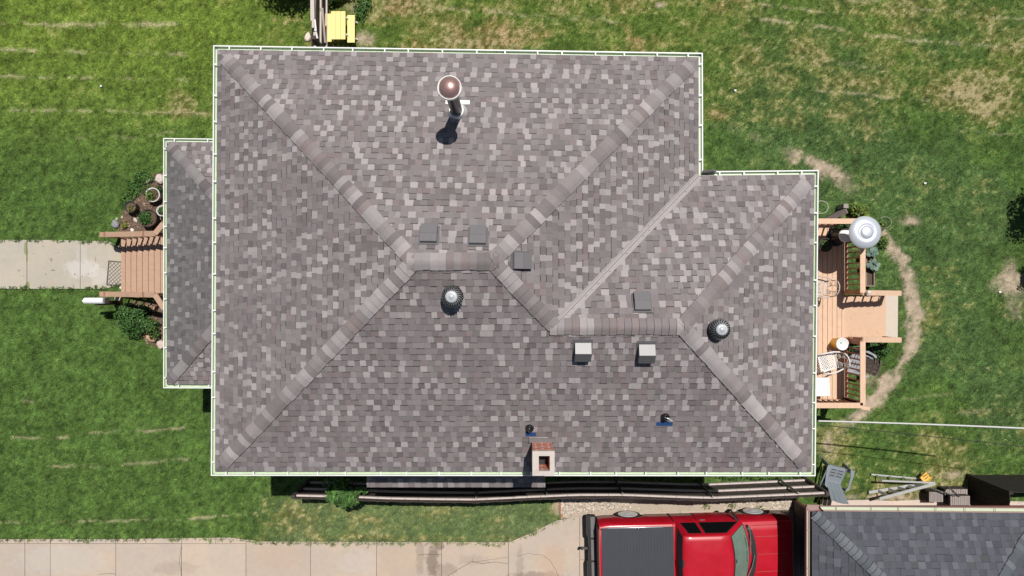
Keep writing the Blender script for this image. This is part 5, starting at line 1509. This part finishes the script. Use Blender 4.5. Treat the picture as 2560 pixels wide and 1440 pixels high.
for s_ in (1, -1):
    sheet(side_q(s_, 2.71, 3.08, 2.57, 3.01, .12, .86, .004), 2, 2, "quarter_window_seal", m_rub, cab)
    sheet(side_q(s_, 2.73, 3.06, 2.60, 2.99, .15, .83, .008), 2, 2, "quarter_window", m_glass, cab)
    sheet(side_q(s_, 3.17, 3.76, 3.09, 4.22, .12, .87, .004), 4, 2, "side_window_seal", m_rub, cab)
    sheet(side_q(s_, 3.19, 3.73, 3.12, 4.17, .15, .84, .008), 4, 2, "side_window", m_glass, cab)
# rear window and dark gap
def rearf(s, t):
    t_ = .02 + .93 * t; yh = caby(t_) - .03; y = -yh + 2 * yh * s; return (cabx(False, t_, y) - .006, y, zb_ + (zt_ - zb_) * t_)
sheet(rearf, 8, 3, "rear_window", m_glass, cab)
mb = MB(); mb.box(2.49, 2.60, -.1, .1, 1.812, 1.83); mb.build("brake_light", m_rub, cab, local=True)
# roof drip mouldings and speck of chrome
# lettering strip low on the windscreen, too small to read
mb = MB(); r6 = random.Random(2)
for i in range(13):
    if i == 6: continue
    s = .56 + (.27 - .0) * (i / 12) * 1.0 - .0
    s = .80 - .0262 * i * 1.18
    p = Vector(shield(s, .22, .012, .05, .93)); q = Vector(shield(s, .285, .012, .05, .93)); r_ = Vector(shield(s - .0215, .22, .012, .05, .93)); d = r_ - p; u_ = q - p
    mb.add([p, p + d * .28, p + d * .28 + u_, p + u_], [(0, 1, 2, 3)]); mb.add([p + d * .28, p + d * .8, p + d * .8 + u_ * .3, p + d * .28 + u_ * .3], [(0, 1, 2, 3)])
    mb.add([p + d * .28 + u_ * .72, p + d * .8 + u_ * .72, p + d * .8 + u_, p + d * .28 + u_], [(0, 1, 2, 3)])
    if r6.random() < .6: mb.add([p + d * .6, p + d * .85, p + d * .85 + u_, p + d * .6 + u_], [(0, 1, 2, 3)])
mb.build("lettering", mat("dark_green_decal", (.02, .045, .035), .5), ws, local=True)
mb = MB(); p = Vector(shield(.50, .97, .012, .1, .93)); mb.box(p.x - .03, p.x + .02, -.05, .05, p.z - .02, p.z + .006); mb.build("mirror_mount", m_rub, ws, local=True)
# wipers
for (y0, y1, dxx) in ((.72, .05, .02), (-.02, -.66, .03)):
    mb = MB(); A = (hx0_(y0) - .05, y0, 1.285); B = (hx0_(y1) - .19, y1, 1.36)
    mb.tube([A, ((A[0] + B[0]) / 2 + .02, (A[1] + B[1]) / 2, 1.335), B], .012, 6); mb.build("wiper", m_stepp, truck, local=True)
# doors
for s_ in (1, -1):
    for nm, x0_, x1_ in (("door", 3.07, 4.26),):
        mb = MB(); st = []
        for x in np.linspace(x0_, x1_, 8):
            st.append([(x, s_ * (y + .004), z) for y, z in half(3.4)[1:6]])
        mm = len(st[0]); mb.add([p for r in st for p in r], [(i * mm + k, i * mm + k + 1, (i + 1) * mm + k + 1, (i + 1) * mm + k) for i in range(7) for k in range(mm - 1)], 0, None, True)
        dr = mb.build(nm, m_red, truck, local=True)
        mb = MB(); mb.beam((x0_ + .10, s_ * .965, 1.12), (x0_ + .24, s_ * .965, 1.12), .02, .045); mb.build("door_handle", m_stepp, dr, local=True)
        mb = MB()
        for x in (x0_, x1_):
            q = [(x, s_ * (y + .006), z) for y, z in half(3.4)[1:6]]
            for a, b_ in zip(q[:-1], q[1:]): mb.beam(a, b_, .012, .004)
        mb.build("door_gap", m_line, dr, local=True)
    mb = MB(); q = [(2.40, s_ * (y + .004), z) for y, z in half(2.40)[1:7]]
    for a, b_ in zip(q[:-1], q[1:]): mb.beam(a, b_, .035, .01)
    mb.build("cab_gap", m_line, truck, local=True)
    # mirror on its arms
    mb = MB(); mb.tube([(4.22, s_ * .93, 1.25), (4.10, s_ * 1.08, 1.16), (3.98, s_ * 1.14, 1.10)], .022, 6); mb.tube([(4.24, s_ * .93, 1.22), (4.16, s_ * 1.10, .98), (4.12, s_ * 1.16, .92)], .022, 6)
    mb.beam((3.96, s_ * 1.13, 1.02), (4.10, s_ * 1.17, .90), .03, .14); mb.build("mirror", m_rub, truck, local=True)
# bed cover, rails, tailgate
mb = MB(); n = 46; x0_, x1_ = .35, 2.30
for i in range(n):
    a = x0_ + (x1_ - x0_) * i / n; b_ = x0_ + (x1_ - x0_) * (i + 1) / n; h = 1.304 if i % 2 else 1.297
    mb.box(a, b_, -.79, .79, 1.26, h)
mb.box(2.30, 2.375, -.84, .84, 1.255, 1.306); mb.box(.34, 2.30, .79, .84, 1.255, 1.298); mb.box(.34, 2.30, -.84, -.79, 1.255, 1.298)
mb.build("bed_cover", m_cover, truck, local=True)
for s_ in (1, -1):
    mb = MB(); mb.tube([(.50, s_ * .855, 1.285), (.56, s_ * .855, 1.315), (2.05, s_ * .855, 1.315), (2.12, s_ * .855, 1.285)], .016, 8); mb.build("side_bar", m_chrome, truck, local=True)
mb = MB(); mb.box(.275, .34, -.80, .80, .62, 1.262); mb.build("tailgate", m_dred, truck, local=True)
# rear bumper
mb = MB(); mb.prism([(.0, .97), (.0, .40), (.045, .34), (.045, -.34), (.0, -.40), (.0, -.97), (.05, -1.0), (.26, -.98), (.26, .98), (.05, 1.0)], .44, .62); bp_ = mb.build("rear_bumper", m_rub, truck, local=True)
for y0, y1 in ((.36, .96), (-.30, .30), (-.96, -.36)):
    mb = MB(); mb.box(.115, .235, y0, y1, .62, .628); mb.build("step_pad", m_stepp, bp_, local=True)
mb = MB(); mb.beam((-.16, 0, .45), (.06, 0, .45), .06, .06); mb.lathe([(.03, .45), (.03, .50), (.038, .53), (.025, .565), (0, .57)], (-.14, 0, 0), 12); mb.build("hitch", m_iron, truck, local=True)
# wheels
for x in (WB_R, WB_F):
    for s_ in (1, -1):
        M = Matrix.Translation((x, s_ * .94, WR)) @ Matrix.Rotation(R(-90 * s_), 4, 'X')
        def lat(prof, name, m, par):
            mb = MB(); mb.lathe(prof, (0, 0, 0), 36)
            mb.v = [tuple(M @ Vector(v)) for v in mb.v]
            return mb.build(name, m, par, local=True)
        wh = lat([(.23, -.22), (WR - .02, -.21), (WR, -.18), (WR, -.03), (WR - .025, .0), (.285, .01)], "wheel", m_tyre, truck)
        lat([(.288, .010), (.275, .022), (.20, .016), (.13, .022), (.08, .045), (0, .05)], "rim", m_rim, wh)
# nose: bumper, grille, lamps
mb = MB(); mb.box(5.74, 5.90, -.97, .97, .42, .66); mb.build("front_bumper", m_chrome, truck, local=True)
mb = MB(); mb.box(5.76, 5.80, -.55, .55, .72, 1.06); mb.build("grille", m_rub, truck, local=True)
for s_ in (1, -1):
    mb = MB(); mb.box(5.75, 5.80, min(s_ * .57, s_ * .84), max(s_ * .57, s_ * .84), .74, 1.04); mb.build("headlight", m_chrome, truck, local=True)
# ---------------------------------------------------------------- plants, pots, stones
m_leaf = mat("leaf", (0, 0, 0), .55, attr=True, var=.08, scale=6, spec=.35)
m_twig = mat("twig_bark", (.11, .075, .05), .9, var=.3, scale=12)
rp = random.Random(77)
GR = [(.045, .115, .022), (.06, .14, .03), (.035, .085, .02), (.085, .17, .035)]
DG = [(.028, .07, .016), (.04, .095, .02), (.022, .055, .014), (.06, .12, .03)]
YG = [(.16, .21, .03), (.20, .23, .04), (.10, .16, .025)]
KALE = [(.13, .20, .16), (.17, .25, .20), (.09, .15, .11)]
m_kale = mat("kale_leaf", (0, 0, 0), .6, attr=True, var=.1, scale=8)
def bush(name, label, cat, c, blobs, size, cols, n, group=None, stems=5, up=.5):
    t = thing(name, label, cat, c, group)
    mb = MB()
    for (dx_, dy_, dz_, rx, ry, rz, k) in blobs: mb.leaves((c[0] + dx_, c[1] + dy_, c[2] + dz_), (rx, ry, rz), int(n * k), size, cols, rp, .35, 0, up)
    mb.build("foliage", m_leaf, t)
    mb = MB()
    for i in range(stems):
        b0 = rp.choice(blobs); mb.tube([(c[0] + rp.uniform(-.05, .05), c[1] + rp.uniform(-.05, .05), c[2] - .02), (c[0] + b0[0] * .6, c[1] + b0[1] * .6, c[2] + b0[2] * .6), (c[0] + b0[0] + rp.uniform(-.1, .1), c[1] + b0[1] + rp.uniform(-.1, .1), c[2] + b0[2] + b0[5] * .5)], .014, 5, r2=.005)
    mb.build("stem", m_twig, t)
    return t
p = at(338, 792, 0)
bush("shrub", "leafy green shrub in the bed below the front steps", "shrub", (p.x, p.y, 0), [(-.05, .15, .35, .34, .30, .35, 1.0), (.15, -.1, .32, .32, .34, .3, .9), (-.12, -.18, .28, .25, .28, .26, .6), (.42, -.22, .25, .28, .25, .24, .5), (.05, -.45, .2, .26, .2, .18, .4), (.30, .22, .3, .3, .16, .25, .4)], .036, GR + GR + DG[:1], 1300)
p = at(388, 818, 0)
bush("shrub", "smaller olive green shrub against the porch edge, right of the leafy one", "shrub", (p.x, p.y, 0), [(0, 0, .2, .22, .26, .22, 1), (.05, -.22, .15, .16, .16, .16, .5)], .035, DG + YG[2:], 420)
p = at(856, 1242, 0)
bush("shrub", "broad leaved green plant growing through the gap in the long driveway fence", "shrub", (at(850, 1240, 1.9).x, at(850, 1240, 1.9).y + .02, 0), [(-.08, .0, 1.85, .34, .24, .30, 1), (.18, -.12, 1.75, .3, .22, .3, .8), (-.2, .15, 1.3, .35, .25, .4, .4), (.1, -.26, 1.5, .3, .2, .3, .6), (.45, .1, 1.80, .28, .12, .15, .2)], .085, GR + [(.09, .19, .03)], 260, up=.8)
p = at(2138, 532, 0)
bush("shrub", "bright yellow green bush at the far corner of the deck", "shrub", (p.x, p.y, 0), [(0, 0, .3, .24, .24, .3, 1), (.12, -.14, .25, .2, .2, .25, .6), (-.1, .12, .2, .2, .15, .2, .4)], .04, YG + GR[3:], 500)
p = at(2196, 872, 0)
bush("shrub", "dark green bush beside the foot of the deck steps", "shrub", (p.x, p.y, 0), [(0, 0, .25, .26, .24, .28, 1), (-.24, .06, .2, .22, .2, .2, .6), (-.05, -.24, .15, .16, .16, .16, .4)], .042, GR + DG, 520)
p = at(2072, 585, 0)
bush("shrub", "sparse plant in the shaded corner of the deck behind the heater", "shrub", (p.x, p.y, dz), [(-.15, .1, .35, .22, .25, .3, 1), (.05, .2, .3, .2, .15, .2, .5)], .04, DG + GR, 220)
p = at(2165, 610, 0); q = at(2224, 588, 0)
bush("shrub", "light green weeds growing along the edge behind the heater dome", "weeds", (at(2213, 604, .2).x, at(2213, 604, .2).y, 0), [(0, 0, .12, .16, .22, .14, 1), (-.12, .5, .1, .25, .2, .12, .8)], .03, YG + GR, 330, stems=2)
p = at(838, 6, 0)
bush("shrub", "dark leafy shrub at the top edge, just above the yellow picnic table", "shrub", (p.x, p.y + .1, 0), [(0, 0, .25, .35, .22, .25, 1), (.35, .12, .2, .3, .2, .2, .7)], .05, DG, 480)
p = at(903, 30, 0)
bush("shrub", "low clump of weeds right of the yellow picnic table", "weeds", (p.x, p.y, 0), [(0, 0, .08, .2, .36, .1, 1), (.15, .2, .06, .2, .2, .08, .6)], .035, GR, 420, stems=2)
p = at(1880, 1199, 0)
bush("shrub", "row of low green weeds between the house corner and the long fence", "weeds", (p.x, p.y + .08, 0), [(-.5, 0, .06, .55, .09, .08, 1), (.3, 0, .06, .5, .09, .08, .9), (1.0, 0, .06, .5, .10, .08, .9)], .03, GR + YG[2:], 420, stems=2)
# grass tufts poking out of the gravel
for i, (u, v) in enumerate(((1766, 1266), (1830, 1263), (1900, 1270))):
    c = at(u, v); bush("weed_clump", ["tiny weed in the gravel left of the truck mirror", "weed clump in the gravel above the truck mirror", "weed clump in the gravel above the front truck wheel"][i], "weeds", (c.x, c.y, 0), [(0, 0, .03, .14, .09, .04, 1)], .022, YG + GR[:1], 70, "weeds in the gravel", stems=1)

# trees standing just outside the frame, whose shade falls into it
def tree(label, u, v, z, r, n, trunk=.07):
    c = at(u, v); t = thing("tree", label, "tree", (c.x, c.y, 0), None)
    mb = MB(); tops = []
    mb.tube([(c.x, c.y, 0), (c.x + .05, c.y, z * .5), (c.x, c.y + .05, z * .9)], trunk, 8, r2=trunk * .5)
    for i in range(7):
        a = i * .9; e = Vector((c.x + math.cos(a) * r * .6, c.y + math.sin(a) * r * .6, z + r * .3 * math.sin(i * 2)))
        mb.tube([(c.x, c.y, z * .55), ((c.x + e.x) / 2, (c.y + e.y) / 2, z * .85), e], trunk * .4, 6, r2=.012); tops.append(e)
    mb.build("trunk", m_twig, t)
    mb = MB()
    for e in tops + [Vector((c.x, c.y, z + r * .3))]: mb.leaves(e, (r * .6, r * .6, r * .5), n, .06, DG + GR[:1], rp, .25, 0, .4)
    mb.build("crown", m_leaf, t)
tree("leafy tree just beyond the top edge, whose shade falls beside the upper fence", 756, -98, 2.2, .82, 520)
tree("tree just beyond the right edge, casting shade on the bare patch", 2606, 488, 2.0, .75, 380)
tree("small tree beyond the right edge, below the taller one", 2606, 650, 1.5, .45, 300)

p = at(313, 563)
bush("bedding_plant", "low yellowish plant among the stones at the left of the northern front bed", "plant", (p.x, p.y, 0), [(0, 0, .06, .10, .13, .07, 1)], .03, YG + [(.22, .17, .03)], 90, stems=1)
p = at(352, 452)
bush("bedding_plant", "fringe of bright green leaves along the upper edge of the northern front bed", "plant", (p.x, p.y, 0), [(.1, .1, .06, .32, .2, .09, 1.2), (-.2, -.25, .06, .22, .3, .08, 1.2), (-.42, -.62, .05, .2, .28, .07, 1.0), (.15, -.25, .04, .2, .2, .05, .5)], .028, GR + [(.10, .21, .03)], 420, stems=2)
p = at(402, 478)
bush("bedding_plant", "dark green plant under the porch gutter beside the white bowl pot", "plant", (p.x, p.y, 0), [(0, 0, .15, .12, .2, .15, 1)], .035, DG, 120, stems=1)
# scraps of leaf on the front walk
mb = MB()
for u, v in ((110, 617), (128, 648), (148, 630), (136, 676), (186, 687), (206, 690), (115, 687), (48, 676), (104, 716), (10, 649), (85, 634), (220, 684), (60, 690)):
    c = at(u + rp.uniform(-3, 3), v + rp.uniform(-2, 2)); a_ = rp.uniform(0, 3.1); d = Vector((math.cos(a_), math.sin(a_), .0)) * rp.uniform(.012, .032); q = Vector((c.x, c.y, .037)); w_ = rp.choice([(.12, .09, .06), (.2, .15, .09), (.09, .10, .05)])
    mb.beam(q - d, q + d, .013, .005, 0, (*w_, 1))
tag(mb.build("leaf_litter", m_peb), "small dry leaf scraps scattered on the front walk", "leaf litter", kind="stuff")

# pots
m_soil = mat("potting_soil", (.10, .065, .045), .95, var=.4, scale=40); m_wpot = mat("white_glazed_pot", (.66, .63, .60), .4, var=.06); m_bpot = mat("black_plastic_pot", (.030, .030, .036), .5, var=.2); m_brpot = mat("dark_brown_pot", (.045, .030, .024), .6, var=.3)
def pot(label, u, v, r, h, m, cols, n, size, z0=0.0, off=(0, 0), soil=.8):
    c = at(u, v, z0 + h); t = thing("flower_pot", label, "flower pot", (c.x, c.y, z0), "potted plants")
    mb = MB(); mb.lathe([(r * .74, 0), (r * .97, h - .03), (r, h - .03), (r, h), (r * .88, h), (r * .85, h * soil), (0, h * soil)], (c.x, c.y, z0), 30); mb.build("pot", m, t)
    mb = MB(); mb.lathe([(r * .84, h * soil + .004), (r * .4, h * soil + .015), (0, h * soil + .01)], (c.x, c.y, z0), 20); mb.build("soil", m_soil, t)
    if n:
        mb = MB(); mb.leaves((c.x + off[0], c.y + off[1], z0 + h * soil + .06), (r * .75, r * .75, .12), n, size, cols, rp, .3, 0, .7); mb.build("plant", m_leaf, t)
pot("white bowl pot with straggling yellowish plants, in the bed nearest the porch corner", 381, 487, .215, .28, m_wpot, YG + GR + [(.2, .2, .12)], 200, .035, off=(-.10, -.03))
pot("small black pot of reddish soil, leftmost in the front bed", 325, 517, .175, .30, m_bpot, YG[:2] + [(.2, .1, .06)], 60, .028, off=(.03, -.04), soil=.78)
pot("large dark pot overflowing with green leaves beside the northern handrail", 369, 545, .27, .36, m_brpot, DG + GR, 420, .04, off=(-.08, .02))
pot("white pot mostly hidden under the porch gutter, near the large dark pot", 404, 527, .16, .35, m_wpot, GR, 90, .03)
pot("brown pot in the dark corner of the deck, left of the heater base", 2064, 612, .20, .4, m_brpot, DG, 90, .04, z0=dz)

m_st = mat("stone", (0, 0, 0), .9, attr=True, var=.2, scale=18, bump=.4)
def stone(label, u, v, rx, ry, rz, col, rot=0):
    c = at(u, v, rz); mb = MB(); mb.stone((c.x, c.y, rz * .6), rx, ry, rz, rp, 0, (*col, 1), rot)
    tag(mb.build("stone", m_st), label, "stone", "stones edging the front beds")
stone("large pinkish white flat stone half under the porch gutter, north of the pots", 398, 446, .16, .15, .09, (.60, .50, .46))
stone("round grey stone at the left tip of the northern front bed", 287, 560, .12, .13, .08, (.27, .27, .28))
stone("bright white stone touching the northern handrail", 330, 575, .065, .06, .05, (.72, .68, .62))
stone("small pale stone just left of the large dark pot", 338, 550, .05, .08, .04, (.60, .52, .45), .4)
stone("small beige stone on the grass edge above the round grey stone", 292, 547, .035, .04, .03, (.55, .50, .40))
stone("tan stone between the black pot and the round grey stone", 305, 543, .04, .05, .03, (.52, .42, .36))
stone("greenish grey stone at the upper corner of the northern bed", 370, 453, .08, .05, .05, (.34, .35, .27), .5)
stone("large orange tan stone at the lower end of the southern front bed", 379, 845, .19, .13, .10, (.52, .32, .19), -.6)
stone("pinkish stone half under the porch gutter at the lower end of the southern bed", 402, 861, .13, .15, .09, (.60, .47, .41), .4)
stone("pale stone at the base of the mailbox post", 297, 770, .05, .08, .06, (.46, .40, .34))
stone("beige flagstone under the southern handrail beside the mailbox", 295, 746, .12, .09, .04, (.50, .43, .34))
stone("small white stone at the lower left corner of the steps", 301, 719, .04, .05, .04, (.72, .68, .64))
stone("white stone lying by the top fence", 769, 92, .10, .14, .06, (.72, .63, .55))

# planter box with kale along the deck
pb = thing("planter_box", "weathered narrow planter box along the outside of the deck railing", "planter", at(2176, 668, 0))
m_oldp = mat("old_grey_timber", (.24, .20, .17), .85, var=.25, scale=9)
a = at(2165, 625, .3); c = at(2187, 716, .3)
mb = MB()
for (x0_, x1_, y0_, y1_) in ((a.x, a.x + .03, c.y, a.y), (c.x - .03, c.x, c.y, a.y), (a.x + .03, c.x - .03, c.y, c.y + .03), (a.x + .03, c.x - .03, a.y - .03, a.y)): mb.box(x0_, x1_, y0_, y1_, 0, .3)
mb.build("boards", m_oldp, pb)
mb = MB(); mb.box(a.x + .03, c.x - .03, c.y + .03, a.y - .03, 0, .22); mb.build("soil", m_soil, pb)
def kale(label, u, v, r, n):
    c = at(u, v, .45); t = thing("kale_plant", label, "plant", (c.x, c.y, .2), "kale plants in the planter box"); mb = MB()
    for i in range(n):
        a_ = rp.uniform(0, 6.28); rr_ = r * rp.uniform(.2, 1); cx_, cy_ = c.x + rr_ * math.cos(a_), c.y + rr_ * math.sin(a_); s_ = rp.uniform(.05, .085); zz = .45 + rp.uniform(-.08, .08); col_ = rp.choice(KALE); vs = [(cx_, cy_, zz + .01)]
        tl = rp.uniform(-.3, .3); 
        for k in range(9): th = 6.283 * k / 9; q = s_ * rp.uniform(.85, 1.1); vs.append((cx_ + q * math.cos(th), cy_ + q * .8 * math.sin(th), zz + tl * q * math.cos(th - a_) + .012 * (k % 2)))
        mb.add(vs, [(0, 1 + k, 1 + (k + 1) % 9) for k in range(9)], 0, (*col_, 1))
    mb.build("leaves", m_kale, t); mb = MB(); mb.tube([(c.x, c.y, .2), (c.x, c.y, .46)], .015, 6); mb.build("stem", m_twig, t)
kale("blue green kale plant at the upper end of the planter, just below the heater dome", 2183, 628, .15, 16)
kale("blue green kale plant in the middle of the planter box", 2184, 664, .16, 20)
kale("pale kale leaves low against the deck rail, between the other two kale plants", 2170, 632, .08, 8)

# raised bed timber and hoops behind the deck
a = at(2040, 562, .25); b_ = at(2110, 528, .25)
tb_ = thing("timber_edging", "thick dark timber of a raised bed north of the deck, running out from the house", "timber", (a + b_) / 2)
tb_.location.z = 0; ORG[tb_.name] = Vector(tb_.location)
mb = MB(); mb.beam(a, b_, .16, .28); mb.build("beam", mat("dark_timber", (.10, .078, .07), .85, var=.3, scale=6), tb_)
e = (b_ - a).normalized(); mb = MB(); mb.beam(b_, b_ + e * .02 , .17, .29); mb.box(b_.x - .10, b_.x + .04, b_.y + .07, b_.y + .20, 0, .45); mb.build("end_post", m_crate, tb_)
m_hoop = mat("pale_wire", (.62, .60, .52), .5)
def hoop(label, u, v, r, z, tilt, th=.008):
    c = at(u, v, z); mb = MB(); mb.tube([(c.x + r * math.cos(t), c.y + r * math.sin(t), z + tilt * math.cos(t)) for t in np.linspace(0, 6.2832, 28)[:-1]], th, 5, closed=True)
    tag(mb.build("wire_hoop", m_hoop), label, "hoop", "wire plant hoops")
hoop("pale wire hoop beside the house wall, north of the deck", 2053, 518, .185, .5, .05); hoop("faint wire hoop in the weeds right of the heater dome", 2212, 556, .17, .12, .05, .0045)
# litter on the lawn
m_paper = mat("white_paper", (.75, .75, .72), .7)
for lab, u, v in (("tiny white scrap on the lawn left of the house, under the second mowing ridge", 252, 215), ("tiny white scrap on the lawn right of the top house corner", 1838, 226), ("pale blue scrap on the bare patch at the right edge", 2500, 730), ("white scrap on the back lawn right of the lower porch corner", 2313, 458)):
    c = at(u, v, .05); mb = MB(); mb.hexa([(c.x - .03, c.y - .02, .045), (c.x + .03, c.y - .03, .05), (c.x + .035, c.y + .025, .06), (c.x - .025, c.y + .03, .05), (c.x - .03, c.y - .02, .05), (c.x + .03, c.y - .03, .055), (c.x + .035, c.y + .025, .065), (c.x - .025, c.y + .03, .055)])
    tag(mb.build("paper_scrap", m_paper), lab, "litter")
# red edging bricks at the end of the side lawn
for i, (u, v) in enumerate(((1400, 1262), (1401, 1274), (1404, 1288))):
    c = at(u, v); mb = MB(); mb.box(c.x - .03, c.x + .03, c.y - .06, c.y + .06, 0, .03)
    tag(mb.build("edging_brick", mat("edging_brick_red", (.40, .16, .10), .9, var=.2)), "red edging brick between the side lawn and the gravel", "brick", "edging bricks")
